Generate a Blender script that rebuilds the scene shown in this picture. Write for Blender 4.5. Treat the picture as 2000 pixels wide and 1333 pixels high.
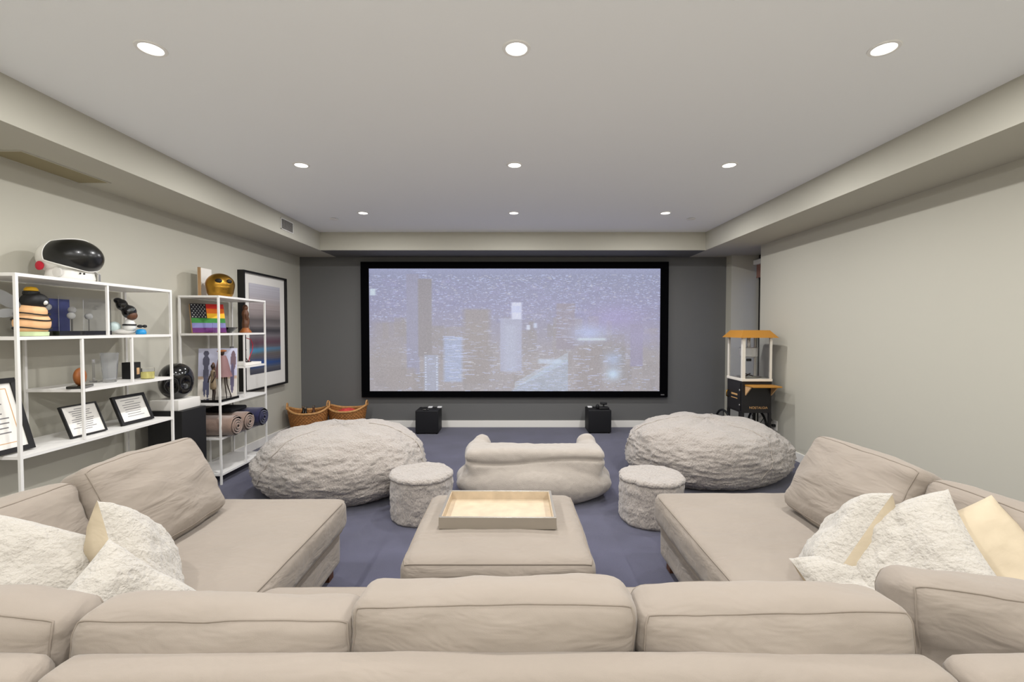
import bpy, bmesh, math, random
import numpy as np
from mathutils import Vector, Matrix, noise, Euler

# ------------------------------------------------------------------ reset
for o in list(bpy.data.objects):
    bpy.data.objects.remove(o)
scn = bpy.context.scene
COL = scn.collection
random.seed(7)
PI = math.pi


def lin(c):
    """sRGB 0-255 triple -> linear rgba"""
    out = []
    for v in c[:3]:
        v = v / 255.0
        out.append(v / 12.92 if v <= 0.04045 else ((v + 0.055) / 1.055) ** 2.4)
    return (out[0], out[1], out[2], 1.0)


# ------------------------------------------------------------------ camera
CAMZ = 1.435
cam_d = bpy.data.cameras.new('camera')
cam_d.sensor_fit = 'HORIZONTAL'
cam_d.sensor_width = 36.0
cam_d.lens = 36.0 * 900.0 / 2000.0
cam_d.clip_start = 0.05
cam = bpy.data.objects.new('camera', cam_d)
cam.location = (0.0, 0.0, CAMZ)
cam.rotation_euler = (math.radians(90 - 1.56), 0, 0)
COL.objects.link(cam)
scn.camera = cam

# ------------------------------------------------------------------ world: dusk sky outside the window
w = bpy.data.worlds.new('dusk_sky')
scn.world = w
w.use_nodes = True
bg = w.node_tree.nodes['Background']
bg.inputs[0].default_value = (0.30, 0.42, 1.0, 1.0)
bg.inputs[1].default_value = 1.1

# ------------------------------------------------------------------ exposure
vs = scn.view_settings
vs.view_transform = 'Standard'
vs.look = 'None'
vs.gamma = 1.0
vs.use_curve_mapping = False
vs.exposure = -0.46
LAMP_W = 26.0
LAMP_COL = (1.0, 0.990, 0.985)


# ------------------------------------------------------------------ materials
def new_mat(name):
    m = bpy.data.materials.new(name)
    m.use_nodes = True
    nt = m.node_tree
    return m, nt, nt.nodes['Principled BSDF']


def N(nt, kind, **kw):
    n = nt.nodes.new(kind)
    for k, v in kw.items():
        if k in n.inputs:
            n.inputs[k].default_value = v
        else:
            setattr(n, k, v)
    return n


def mat(name, c, rough=0.6, metal=0.0, var=0.0, vscale=6.0, bump=0.0, bscale=40.0, bdist=0.01,
        stretch=(1, 1, 1), sheen=0.0, spec=0.5, trans=0.0, ior=1.45, emit=None, estr=0.0, alpha=1.0, coat=0.0, detail=4.0,
        bump2=0.0, b2scale=8.0, b2dist=0.02, b2stretch=(1, 1, 1)):
    m, nt, b = new_mat(name)
    L = nt.links
    col = lin(c)
    b.inputs['Base Color'].default_value = col
    b.inputs['Roughness'].default_value = rough
    b.inputs['Metallic'].default_value = metal
    b.inputs['Specular IOR Level'].default_value = spec
    b.inputs['Transmission Weight'].default_value = trans
    b.inputs['IOR'].default_value = ior
    b.inputs['Alpha'].default_value = alpha
    b.inputs['Coat Weight'].default_value = coat
    if sheen:
        b.inputs['Sheen Weight'].default_value = sheen
        b.inputs['Sheen Roughness'].default_value = 0.5
    if emit:
        b.inputs['Emission Color'].default_value = lin(emit)
        b.inputs['Emission Strength'].default_value = estr
    tc = nt.nodes.new('ShaderNodeTexCoord')
    if var > 0:
        n = N(nt, 'ShaderNodeTexNoise')
        n.inputs['Scale'].default_value = vscale
        n.inputs['Detail'].default_value = 5
        L.new(tc.outputs['Object'], n.inputs['Vector'])
        r = nt.nodes.new('ShaderNodeValToRGB')
        r.color_ramp.elements[0].position = 0.3
        r.color_ramp.elements[1].position = 0.7
        r.color_ramp.elements[0].color = tuple(v * (1 - var) for v in col[:3]) + (1,)
        r.color_ramp.elements[1].color = tuple(min(1, v * (1 + var)) for v in col[:3]) + (1,)
        L.new(n.outputs['Fac'], r.inputs['Fac'])
        L.new(r.outputs['Color'], b.inputs['Base Color'])
    last = None
    if bump > 0:
        mp = nt.nodes.new('ShaderNodeMapping')
        mp.inputs['Scale'].default_value = stretch
        L.new(tc.outputs['Object'], mp.inputs['Vector'])
        n = N(nt, 'ShaderNodeTexNoise')
        n.inputs['Scale'].default_value = bscale
        n.inputs['Detail'].default_value = detail
        L.new(mp.outputs['Vector'], n.inputs['Vector'])
        bp = nt.nodes.new('ShaderNodeBump')
        bp.inputs['Strength'].default_value = bump
        bp.inputs['Distance'].default_value = bdist
        L.new(n.outputs['Fac'], bp.inputs['Height'])
        last = bp
    if bump2 > 0:
        mp = nt.nodes.new('ShaderNodeMapping')
        mp.inputs['Scale'].default_value = b2stretch
        L.new(tc.outputs['Object'], mp.inputs['Vector'])
        n = N(nt, 'ShaderNodeTexNoise')
        n.inputs['Scale'].default_value = b2scale
        n.inputs['Detail'].default_value = 3
        n.inputs['Distortion'].default_value = 0.6
        L.new(mp.outputs['Vector'], n.inputs['Vector'])
        bp = nt.nodes.new('ShaderNodeBump')
        bp.inputs['Strength'].default_value = bump2
        bp.inputs['Distance'].default_value = b2dist
        L.new(n.outputs['Fac'], bp.inputs['Height'])
        if last:
            L.new(last.outputs['Normal'], bp.inputs['Normal'])
        last = bp
    if last:
        L.new(last.outputs['Normal'], b.inputs['Normal'])
    return m


def mat_attr(name, rough=0.7, emis=0.0, base=1.0, spec=0.3):
    """colour from the mesh's own flat print"""
    m, nt, b = new_mat(name)
    a = nt.nodes.new('ShaderNodeAttribute')
    a.attribute_name = 'print'
    b.inputs['Roughness'].default_value = rough
    b.inputs['Specular IOR Level'].default_value = spec
    if base < 1.0:
        b.inputs['Base Color'].default_value = (base, base, base, 1)
    else:
        nt.links.new(a.outputs['Color'], b.inputs['Base Color'])
    if emis > 0:
        nt.links.new(a.outputs['Color'], b.inputs['Emission Color'])
        b.inputs['Emission Strength'].default_value = emis
    return m


M = {}
M['wall'] = mat('wall_paint_warm_white', (189, 186, 173), 0.75, bump=0.04, bscale=180, bdist=0.002)
M['ceil'] = mat('ceiling_paint', (246, 248, 249), 0.8, bump=0.03, bscale=150, bdist=0.002)
M['stone'] = mat('pale_bounce_floor', (226, 222, 214), 0.5, var=0.03)  # for the added floor behind the camera, pale so it reflects light
M['grey'] = mat('screen_wall_charcoal_paint', (104, 104, 103), 0.8, bump=0.03, bscale=160, bdist=0.002)
M['base'] = mat('baseboard_paint', (232, 229, 222), 0.5)
M['carpet'] = mat('navy_carpet', (77, 77, 97), 0.95, var=0.16, vscale=3.0, bump=0.6, bscale=420, bdist=0.006, sheen=0.25, spec=0.1)
M['linen'] = mat('oatmeal_linen', (145, 135, 124), 0.85, var=0.045, vscale=2.5, bump=0.22, bscale=520, bdist=0.0015,
                 bump2=0.55, b2scale=6, b2dist=0.03, b2stretch=(0.7, 1, 2.0), sheen=0.15, spec=0.2)
M['linen_pipe'] = mat('oatmeal_linen_piping', (138, 128, 117), 0.85, spec=0.2)
M['linen_back'] = mat('cream_cotton', (188, 174, 150), 0.8, bump=0.2, bscale=400, bdist=0.0015, bump2=0.35, b2scale=9, b2dist=0.02, spec=0.2)
M['fur'] = mat('cream_faux_fur', (174, 165, 157), 0.95, var=0.04, vscale=9, bump=1.0, bscale=85, bdist=0.018, stretch=(1, 1, 0.45),
               detail=6, bump2=0.5, b2scale=20, b2dist=0.02, sheen=0.5, spec=0.1)
M['fur_low'] = mat('cream_short_pile', (168, 159, 149), 0.95, var=0.03, vscale=12, bump=0.7, bscale=210, bdist=0.006,
                   detail=4, bump2=0.18, b2scale=10, b2dist=0.02, sheen=0.5, spec=0.1)
M['fur_white'] = mat('white_faux_fur', (178, 172, 162), 0.95, var=0.03, vscale=12, bump=0.9, bscale=70, bdist=0.012, detail=6,
                     bump2=0.5, b2scale=22, b2dist=0.015, sheen=0.5, spec=0.1)
M['white_metal'] = mat('white_powder_coat', (236, 234, 230), 0.4)
M['black_matte'] = mat('black_lacquer', (24, 24, 25), 0.55)
M['black_gloss'] = mat('black_polished', (10, 10, 11), 0.15, coat=0.6)
M['black_vinyl'] = mat('black_speaker_vinyl', (16, 16, 18), 0.6, bump=0.15, bscale=300, bdist=0.002)
M['velvet'] = mat('black_velvet_border', (6, 6, 8), 0.95, spec=0.05)
M['frame_black'] = mat('black_wood_frame', (20, 19, 19), 0.45)
M['paper'] = mat('white_paper', (235, 232, 225), 0.85)
M['ink'] = mat('grey_print_ink', (120, 118, 120), 0.85)
M['slab'] = mat('white_stone_slab', (225, 222, 216), 0.5, var=0.03)
M['gold'] = mat('brass_gold', (170, 128, 52), 0.32, metal=1.0, var=0.12, vscale=15)
M['dark'] = mat('very_dark_opening', (14, 12, 10), 0.6)
M['wood'] = mat('carved_dark_wood', (92, 58, 36), 0.5, var=0.25, vscale=25, stretch=(1, 1, 0.2), bump=0.5, bscale=60)
M['maple'] = mat('pale_wood', (205, 165, 120), 0.55, var=0.1, vscale=10)
M['rust'] = mat('rust_wood_ball', (150, 88, 40), 0.5, var=0.25, vscale=20)
M['glass'] = mat('clear_glass', (255, 255, 255), 0.02, trans=1.0, ior=1.45)
M['frost'] = mat('frosted_glass', (246, 248, 252), 0.22, trans=0.92, ior=1.12)
M['acryl'] = mat('clear_acrylic', (252, 253, 255), 0.02, trans=1.0, ior=1.2)
M['chrome'] = mat('brushed_steel', (190, 188, 182), 0.28, metal=1.0)
M['tray_wall'] = mat('tray_silver', (176, 170, 160), 0.38, metal=0.8)
M['tray_in'] = mat('tray_capiz_gold', (192, 174, 148), 0.45, var=0.10, vscale=16, coat=0.2)
M['wicker'] = mat('woven_wicker', (164, 110, 58), 0.7, var=0.25, vscale=30, bump=0.6, bscale=60, stretch=(1, 1, 4), bdist=0.01)
M['wicker_hi'] = mat('wicker_handle', (190, 142, 88), 0.65, var=0.2, vscale=40)
M['towel_taupe'] = mat('taupe_plush', (140, 117, 104), 0.95, bump=0.6, bscale=160, bdist=0.006, sheen=0.6)
M['towel_navy'] = mat('navy_plush', (28, 28, 66), 0.95, bump=0.6, bscale=160, bdist=0.006, sheen=0.4)
M['black_cloth'] = mat('black_cloth', (16, 16, 20), 0.9)
M['red_cloth'] = mat('red_cloth', (205, 70, 66), 0.9, var=0.3, vscale=20)
M['orange'] = mat('amber_enamel', (180, 126, 50), 0.45)
M['cart_black'] = mat('cart_black_enamel', (26, 24, 26), 0.4)
M['cart_white'] = mat('cart_white_enamel', (232, 226, 214), 0.4)
M['gold_print'] = mat('gold_lettering', (205, 160, 105), 0.5)
M['kettle'] = mat('kettle_steel', (222, 220, 215), 0.4, metal=0.15)
M['tyre'] = mat('black_rubber', (15, 15, 16), 0.6)
M['led'] = mat('downlight_diffuser', (255, 255, 255), 0.5, emit=(255, 250, 240), estr=6.0)
M['trim_white'] = mat('downlight_trim', (240, 239, 236), 0.5)
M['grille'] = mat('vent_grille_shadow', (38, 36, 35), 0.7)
M['panel_tan'] = mat('supply_register_tan', (148, 138, 108), 0.8)
M['slat_grey'] = mat('vent_slat_grey', (150, 147, 142), 0.6)
M['blind'] = mat('taupe_blind_fabric', (150, 112, 100), 0.9, bump=0.3, bscale=300)
M['win_dark'] = mat('dark_bronze_window_frame', (30, 28, 28), 0.5)
M['red'] = mat('red_plastic', (190, 24, 50), 0.4)
M['white_plastic'] = mat('white_gloss_plastic', (238, 236, 230), 0.3, coat=0.3)
M['visor'] = mat('smoked_visor', (22, 22, 21), 0.28, coat=0.15)
M['skin'] = mat('peach_vinyl', (240, 190, 140), 0.5)
M['lime'] = mat('pale_green_vinyl', (200, 215, 170), 0.5)
M['yellow'] = mat('yellow_vinyl', (225, 175, 30), 0.5)
M['blue'] = mat('bright_blue_vinyl', (30, 140, 200), 0.4)
M['pale_blue'] = mat('pale_mint_vinyl', (205, 222, 220), 0.4)
M['white_vinyl'] = mat('white_vinyl', (225, 225, 220), 0.4)
M['navy_print'] = mat('navy_card', (70, 78, 135), 0.6, var=0.25, vscale=12)
M['charcoal_card'] = mat('charcoal_card', (60, 58, 56), 0.6)
M['wax'] = mat('pale_yellow_wax', (235, 225, 140), 0.5)
M['pink'] = mat('dusty_pink_patina', (138, 104, 104), 0.6, var=0.15)
M['tan'] = mat('tan_patina', (140, 122, 96), 0.6, var=0.2)
M['bronze'] = mat('dark_bronze', (70, 58, 52), 0.45, metal=0.6)
M['wire'] = mat('dark_wire', (52, 32, 30), 0.5)
M['cord'] = mat('dark_power_cord', (40, 34, 32), 0.6)
M['led_label'] = mat('pale_label', (225, 225, 225), 0.6)
M['print'] = mat_attr('printed_picture', 0.75)
M['screen'] = mat_attr('projected_picture', 0.9, emis=1.0, base=0.16, spec=0.05)
M['outlet'] = mat('outlet_white', (230, 226, 218), 0.4)
for k, c in dict(s_red=(200, 40, 30), s_orange=(225, 110, 25), s_yellow=(240, 185, 40), s_green=(50, 125, 50), s_lav=(120, 120, 170),
                 s_purple=(92, 30, 100), s_black=(22, 22, 30)).items():
    M[k] = mat('flag_' + k[2:], c, 0.7)


# ------------------------------------------------------------------ mesh builder
class MB:
    def __init__(self):
        self.v = []
        self.f = []

    def add(self, vs_, fs_):
        o = len(self.v)
        self.v += [tuple(p) for p in vs_]
        self.f += [tuple(i + o for i in f) for f in fs_]
        return self

    def box(self, x0, x1, y0, y1, z0, z1, mtx=None, b=0.0):
        bm = bmesh.new()
        bmesh.ops.create_cube(bm, size=1.0)
        for vv in bm.verts:
            vv.co = Vector(((x0 + x1) / 2 + vv.co.x * (x1 - x0), (y0 + y1) / 2 + vv.co.y * (y1 - y0), (z0 + z1) / 2 + vv.co.z * (z1 - z0)))
        if b > 0:
            bmesh.ops.bevel(bm, geom=list(bm.edges), offset=b, segments=3, affect='EDGES', profile=0.5)
        if mtx is not None:
            bmesh.ops.transform(bm, matrix=mtx, verts=bm.verts)
        bm.verts.index_update()
        self.add([v_.co for v_ in bm.verts], [[v_.index for v_ in f.verts] for f in bm.faces])
        bm.free()
        return self

    def tube(self, path, r, n=8, closed=False, caps=True):
        path = [Vector(p) for p in path]
        m = len(path)
        rs = r if isinstance(r, (list, tuple)) else [r] * m
        vs_, fs_ = [], []
        up = Vector((0, 0, 1))
        t0 = (path[1] - path[0]).normalized()
        if abs(t0.dot(up)) > 0.9:
            up = Vector((1, 0, 0))
        nrm = t0.cross(up).normalized()
        for i, p in enumerate(path):
            if closed:
                t = (path[(i + 1) % m] - path[i - 1]).normalized()
            else:
                t = (path[min(i + 1, m - 1)] - path[max(i - 1, 0)]).normalized()
            nrm = (nrm - t * nrm.dot(t))
            nrm = nrm.normalized() if nrm.length > 1e-6 else t.orthogonal().normalized()
            bn = t.cross(nrm)
            for k in range(n):
                a = 2 * PI * k / n
                vs_.append(p + (nrm * math.cos(a) + bn * math.sin(a)) * rs[i])
        for i in range(m if closed else m - 1):
            for k in range(n):
                a, b_ = i * n + k, i * n + (k + 1) % n
                c, d = ((i + 1) % m) * n + (k + 1) % n, ((i + 1) % m) * n + k
                fs_.append((a, b_, c, d))
        if caps and not closed:
            fs_.append(tuple(range(n))[::-1])
            fs_.append(tuple((m - 1) * n + k for k in range(n)))
        return self.add(vs_, fs_)

    def lathe(self, prof, n=32, mtx=None, c=(0, 0, 0), sx=1.0, sy=1.0):
        vs_, fs_ = [], []
        for (r, z) in prof:
            for k in range(n):
                a = 2 * PI * k / n
                vs_.append(Vector((c[0] + r * math.cos(a) * sx, c[1] + r * math.sin(a) * sy, c[2] + z)))
        m = len(prof)
        for i in range(m - 1):
            for k in range(n):
                fs_.append((i * n + k, i * n + (k + 1) % n, (i + 1) * n + (k + 1) % n, (i + 1) * n + k))
        if prof[0][0] > 1e-5:
            fs_.append(tuple(range(n))[::-1])
        if prof[-1][0] > 1e-5:
            fs_.append(tuple((m - 1) * n + k for k in range(n)))
        if mtx is not None:
            vs_ = [mtx @ v for v in vs_]
        return self.add(vs_, fs_)

    def ell(self, c, r, nu=24, nv=14, mtx=None):
        prof = []
        for i in range(nv + 1):
            a = -PI / 2 + PI * i / nv
            prof.append((max(math.cos(a), 1e-6), math.sin(a)))
        vs_, fs_ = [], []
        for (rr, z) in prof:
            for k in range(nu):
                a = 2 * PI * k / nu
                p = Vector((rr * math.cos(a) * r[0], rr * math.sin(a) * r[1], z * r[2]))
                if mtx is not None:
                    p = mtx @ p
                vs_.append(p + Vector(c))
        for i in range(nv):
            for k in range(nu):
                fs_.append((i * nu + k, i * nu + (k + 1) % nu, (i + 1) * nu + (k + 1) % nu, (i + 1) * nu + k))
        return self.add(vs_, fs_)

    def quad(self, a, b_, c, d):
        return self.add([a, b_, c, d], [(0, 1, 2, 3)])

    def build(self, name, m, parent=None, smooth=False, angle=None):
        me = bpy.data.meshes.new(name)
        me.from_pydata(self.v, [], self.f)
        me.validate()
        if smooth:
            for p in me.polygons:
                p.use_smooth = True
            if angle:
                try:
                    me.set_sharp_from_angle(angle=math.radians(angle))
                except Exception:
                    pass
        me.materials.append(M[m] if isinstance(m, str) else m)
        me.update()
        o = bpy.data.objects.new(name, me)
        COL.objects.link(o)
        if parent is not None:
            o.parent = parent
        return o


def thing(name, label, cat, loc=(0, 0, 0), rotz=0.0, group=None):
    o = bpy.data.objects.new(name, None)
    o.empty_display_size = 0.05
    COL.objects.link(o)
    o.location = loc
    o.rotation_euler = (0, 0, rotz)
    tag(o, label, cat, group)
    return o


def tag(o, label, cat, group=None):
    o['label'] = label
    o['category'] = cat
    if group:
        o['group'] = group
    return o


def struct(o):
    o['kind'] = 'structure'
    return o


def orient(o, center, normal, up=(0, 0, 1), roll=0.0):
    """put local -Y along normal, local Z near up"""
    y = -Vector(normal).normalized()
    upv = Vector(up)
    x = y.cross(upv).normalized()
    z = x.cross(y)
    mt = Matrix((x, y, z)).transposed().to_4x4()
    mt = mt @ Matrix.Rotation(roll, 4, 'Y')
    mt.translation = Vector(center)
    o.matrix_world = mt
    o.location = center
    o.rotation_euler = mt.to_euler()


def fbm(p, s, seed=0.0, oct_=4):
    return noise.fractal(Vector((p[0] * s + seed * 13.1, p[1] * s - seed * 7.7, p[2] * s + seed * 3.3)), 1.0, 2.0, oct_)


# ------------------------------------------------------------------ soft goods
def cushion_map(hx, hy, hz, r, bul, wr, seed, a, b_, c, stretch=(1, 1, 1)):
    q = Vector((a * hx, b_ * hy, c * hz))
    h = (hx, hy, hz)
    inner = Vector([max(-(h[i] - r), min(h[i] - r, q[i])) for i in range(3)])
    d = q - inner
    if d.length > 1e-9:
        d = d.normalized() * r
    p = inner + d
    u, v, t = p.x / hx, p.y / hy, p.z / hz
    q1, q2, q3 = max(0, 1 - u * u), max(0, 1 - v * v), max(0, 1 - t * t)
    off = Vector((bul[0] * u * q2 * q3, bul[1] * v * q1 * q3, bul[2] * t * q1 * q2))
    p2 = p + off
    if wr > 0:
        nrm = Vector((p.x / hx ** 1.0 * (abs(u) ** 3), p.y / hy * (abs(v) ** 3), p.z / hz * (abs(t) ** 3)))
        if nrm.length > 1e-6:
            nrm.normalize()
        nz = fbm((p.x * stretch[0], p.y * stretch[1], p.z * stretch[2]), 5.0, seed, 3)
        nz2 = fbm((p.x * stretch[0], p.y * stretch[1], p.z * stretch[2]), 14.0, seed + 5, 3)
        p2 = p2 + nrm * wr * (0.7 * nz + 0.22 * nz2)
    return p2


def cushion(name, parent, sx, sy, sz, r=0.05, bul=(0.02, 0.03, 0.02), wr=0.008, seed=1.0, m='linen', step=0.022,
            pipes=(), stretch=(1, 1, 1), pr=0.0045, off=(0, 0, 0)):
    hx, hy, hz = sx / 2, sy / 2, sz / 2
    nx, ny, nz = [max(8, min(60, int(s / step))) for s in (sx, sy, sz)]
    idx = {}
    vs_, fs_ = [], []

    def warp(i, n):
        return -1 + 2 * i / n

    def vid(i, j, k):
        key = (i, j, k)
        if key not in idx:
            idx[key] = len(vs_)
            vs_.append(cushion_map(hx, hy, hz, r, bul, wr, seed, warp(i, nx), warp(j, ny), warp(k, nz), stretch) + Vector(off))
        return idx[key]
    for k, rev in ((0, True), (nz, False)):
        for i in range(nx):
            for j in range(ny):
                f = [vid(i, j, k), vid(i + 1, j, k), vid(i + 1, j + 1, k), vid(i, j + 1, k)]
                fs_.append(f[::-1] if rev else f)
    for j, rev in ((0, False), (ny, True)):
        for i in range(nx):
            for k in range(nz):
                f = [vid(i, j, k), vid(i + 1, j, k), vid(i + 1, j, k + 1), vid(i, j, k + 1)]
                fs_.append(f[::-1] if rev else f)
    for i, rev in ((0, True), (nx, False)):
        for j in range(ny):
            for k in range(nz):
                f = [vid(i, j, k), vid(i, j + 1, k), vid(i, j + 1, k + 1), vid(i, j, k + 1)]
                fs_.append(f[::-1] if rev else f)
    mb = MB()
    mb.add(vs_, fs_)
    o = mb.build(name, m, parent, True)
    # seams: loops round the rim, given as ('y', side) -> the rim of that face
    for ax, side in pipes:
        path = []
        steps = 36
        ring = []
        for s in range(steps):
            ring.append((-1 + 2 * s / steps, -1))
        for s in range(steps // 2):
            ring.append((1, -1 + 4 * s / steps))
        for s in range(steps):
            ring.append((1 - 2 * s / steps, 1))
        for s in range(steps // 2):
            ring.append((-1, 1 - 4 * s / steps))
        for (p, q) in ring:
            if ax == 'y':
                a = (p, side, q)
            elif ax == 'z':
                a = (p, q, side)
            else:
                a = (side, p, q)
            path.append(cushion_map(hx, hy, hz, r, bul, wr, seed, *a, stretch) + Vector(off))
        pm = MB().tube(path, pr, 6, closed=True)
        pm.build('piping', 'linen_pipe', o, True)
    return o


def pillow(label, size, thick, center, normal, up=(0, 0, 1), roll=0.0, front='fur_white', back='linen_back', seed=1.0, group=None,
           sag=0.0, fluff=0.006):
    t = thing('throw_pillow', label, 'pillow', (0, 0, 0), 0, group)
    n = 36
    for side, mm, nm in ((-1, front, 'front_panel'), (1, back, 'back_panel')):
        vs_, fs_ = [], []
        for j in range(n + 1):
            for i in range(n + 1):
                u, v = -1 + 2 * i / n, -1 + 2 * j / n
                th = thick * 0.5 * (max(0, (1 - u ** 4)) * max(0, (1 - v ** 4))) ** 0.55
                x = size[0] / 2 * u * (1 - 0.07 * (1 - v * v))
                z = size[1] / 2 * v * (1 - 0.07 * (1 - u * u))
                e = max(0, (1 - u * u) * (1 - v * v)) ** 0.35
                w_ = fbm((x, side * 0.2, z), 7, seed, 3) * 0.02 * e
                if 'fur' in mm:
                    w_ += fbm((x, side * 0.3, z), 40, seed, 3) * fluff * e
                y = side * (th + w_) + sag * (u * u) * 0.5 + sag * 0.4 * v
                vs_.append((x, y, z))
        for j in range(n):
            for i in range(n):
                a = j * (n + 1) + i
                f = (a, a + 1, a + n + 2, a + n + 1)
                fs_.append(f if side < 0 else f[::-1])
        MB().add(vs_, fs_).build(nm, mm, t, True)
    orient(t, center, normal, up, roll)
    # the soft filling gives way where it rests on the seat and against the near back cushions
    mw = t.rotation_euler.to_matrix().to_4x4()
    mw.translation = Vector(center)
    inv = mw.inverted()
    for ch in t.children:
        for v in ch.data.vertices:
            p = mw @ v.co
            p.z = max(p.z, 0.462 + 0.02 * (p.z - 0.45))
            p.y = max(p.y, 1.262 + 0.05 * (p.y - 1.25))
            v.co = inv @ p
    return t


def print_plane(name, parent, w_, h_, nx, ny, fn, m='print', axes=((1, 0, 0), (0, 0, 1)), origin=(0, 0, 0)):
    """flat printed picture: fn(u, v) arrays -> sRGB array (ny, nx, 3); u left-right, v bottom-top"""
    ax, az = Vector(axes[0]), Vector(axes[1])
    O = Vector(origin)
    vs_ = []
    for j in range(ny + 1):
        for i in range(nx + 1):
            vs_.append(tuple(O + ax * (w_ * (i / nx - 0.5)) + az * (h_ * (j / ny - 0.5))))
    fs_ = []
    for j in range(ny):
        for i in range(nx):
            a = j * (nx + 1) + i
            fs_.append((a, a + 1, a + nx + 2, a + nx + 1))
    o = MB().add(vs_, fs_).build(name, m, parent)
    uu, vv = np.meshgrid((np.arange(nx) + 0.5) / nx, (np.arange(ny) + 0.5) / ny)
    c = np.clip(fn(uu, vv), 0, 255) / 255.0
    c = np.where(c <= 0.04045, c / 12.92, ((c + 0.055) / 1.055) ** 2.4)
    rgba = np.ones((ny, nx, 4), dtype=np.float32)
    rgba[..., :3] = c
    rgba = np.repeat(rgba.reshape(-1, 4), 4, axis=0)
    at = o.data.color_attributes.new('print', 'FLOAT_COLOR', 'CORNER')
    at.data.foreach_set('color', rgba.ravel())
    return o


# ================================================================== ROOM
YB = 6.66          # screen wall
XL, XR = -3.055, 3.085
YR = -3.6          # wall behind the camera
ZC = 2.70          # ceiling
ZS = 2.463         # underside of the soffits
SL, SR = -2.524, 2.545   # inner faces of the side soffits
YS = 6.09          # front face of the soffit over the screen
T = 0.12

floor = struct(MB().box(XL - T, 3.75, YR - T, YB + T, -0.1, 0.0).build('floor', 'carpet'))
MB().box(XL, XR, YR, 0.25, 0.0, 0.012).build('bounce_floor', 'stone', floor)  # unseen pale slab over the carpet, added to bounce lamp light forward
ceiling = struct(MB().box(XL - T, 3.75, YR - T, YB + T, ZC, ZC + 0.1).build('ceiling', 'ceil'))
MB().box(XL, SL, YR, YB, ZS, ZC).build('soffit', 'wall', ceiling)
MB().box(SR, 3.75, YR, YB, ZS, ZC).build('soffit', 'wall', ceiling)
MB().box(SL, SR, YS, YB, ZS + 0.002, ZC).build('soffit', 'wall', ceiling)
MB().box(SL, SR, YS + 0.006, YB, ZS - 0.002, ZS + 0.003).build('soffit_underside', 'grey', ceiling)
wb = struct(MB().box(XL - T, 3.75, YB, YB + T, 0, ZC).build('wall_back', 'grey'))
wl = struct(MB().box(XL - T, XL, YR - T, YB, 0, ZC).build('wall_left', 'wall'))
wrr = struct(MB().box(XL - T, 3.75, YR - T, YR, 0, ZC).build('wall_rear', 'wall'))
# right wall: a deep window bay opens between y 5.74 and 6.50
BAY0, BAY1, BAYX = 5.74, 6.50, 3.47
wr_ = MB()
wr_.box(XR, 3.75, YR, BAY0, 0, ZS)
wr_.box(XR, 3.75, BAY1, YB, 0, ZS)
wright = struct(wr_.build('wall_right', 'wall'))
MB().box(BAYX - 0.02, 3.75, BAY0, BAY1, 0, 0.12).build('sill', 'base', wright)
for nm, args in (('baseboard_back', (XL, XR, YB - 0.016, YB, 0, 0.10)),
                 ('baseboard_left', (XL, XL + 0.016, YR, YB - 0.016, 0, 0.10)),
                 ('baseboard_right', (XR - 0.016, XR, YR, BAY0, 0, 0.10))):
    struct(MB().box(*args, b=0.004).build(nm, 'base'))
# window in the bay
win = thing('window_1', 'tall dark framed window deep in the bay beside the screen wall', 'window')
struct(win)
mb = MB()
mb.box(BAYX, BAYX + 0.06, BAY0, BAY0 + 0.05, 0.12, ZS)
mb.box(BAYX, BAYX + 0.06, BAY1 - 0.05, BAY1, 0.12, ZS)
mb.box(BAYX, BAYX + 0.06, BAY0 + 0.05, BAY1 - 0.05, 0.12, 0.18)
mb.box(BAYX, BAYX + 0.06, BAY0 + 0.05, BAY1 - 0.05, ZS - 0.06, ZS)
mb.build('window_frame', 'win_dark', win)
MB().box(BAYX + 0.03, BAYX + 0.036, BAY0 + 0.05, BAY1 - 0.05, 0.18, ZS - 0.06).build('pane', 'glass', win)
bl = thing('roller_blind', 'taupe blind with a white cassette at the top of the window bay', 'blind', (BAYX - 0.05, (BAY0 + BAY1) / 2, 2.2))
MB().box(-0.045, 0.045, -0.36, 0.36, 0.12, 0.19, b=0.012).build('cassette', 'white_metal', bl, True, 40)
MB().box(-0.004, 0.004, -0.34, 0.34, -0.04, 0.13).build('fabric', 'blind', bl)
MB().box(-0.01, 0.01, -0.34, 0.34, -0.06, -0.04, b=0.003).build('bottom_bar', 'blind', bl)

# ------------------------------------------------------------------ ceiling fittings
rows = {2.116: 'nearest row in view', 3.60: 'middle row', 5.08: 'row closest to the screen', 0.632: 'row over the sofa', -0.85: 'added unseen row behind the sofa',
        -2.33: 'added unseen row at the rear of the room'}  # rows behind the camera are unseen, added to throw more bounce light
cols = {-1.63: 'left', 0.02: 'centre', 1.68: 'right'}
for ry, rt in rows.items():
    for cx, ct in cols.items():
        t = thing('recessed_downlight', 'lit round recessed ceiling downlight, %s, %s one' % (rt, ct), 'downlight', (cx, ry, ZC), 0, 'recessed ceiling downlights')
        MB().lathe([(0.047, -0.001), (0.049, -0.005), (0.062, -0.0045), (0.064, 0.0)], 40).build('trim_ring', 'trim_white', t, True, 40)
        MB().lathe([(1e-6, -0.0045), (0.03, -0.0042), (0.0475, -0.002)], 40).build('diffuser', 'led', t, True)
        ld = bpy.data.lights.new('downlight_lamp', 'AREA')
        ld.shape = 'DISK'
        ld.size = 0.09
        ld.energy = LAMP_W
        ld.color = LAMP_COL
        ld.spread = math.radians(180)
        lo = bpy.data.objects.new('downlight_lamp', ld)
        COL.objects.link(lo)
        lo.parent = t
        lo.location = (0, 0, -0.008)
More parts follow.
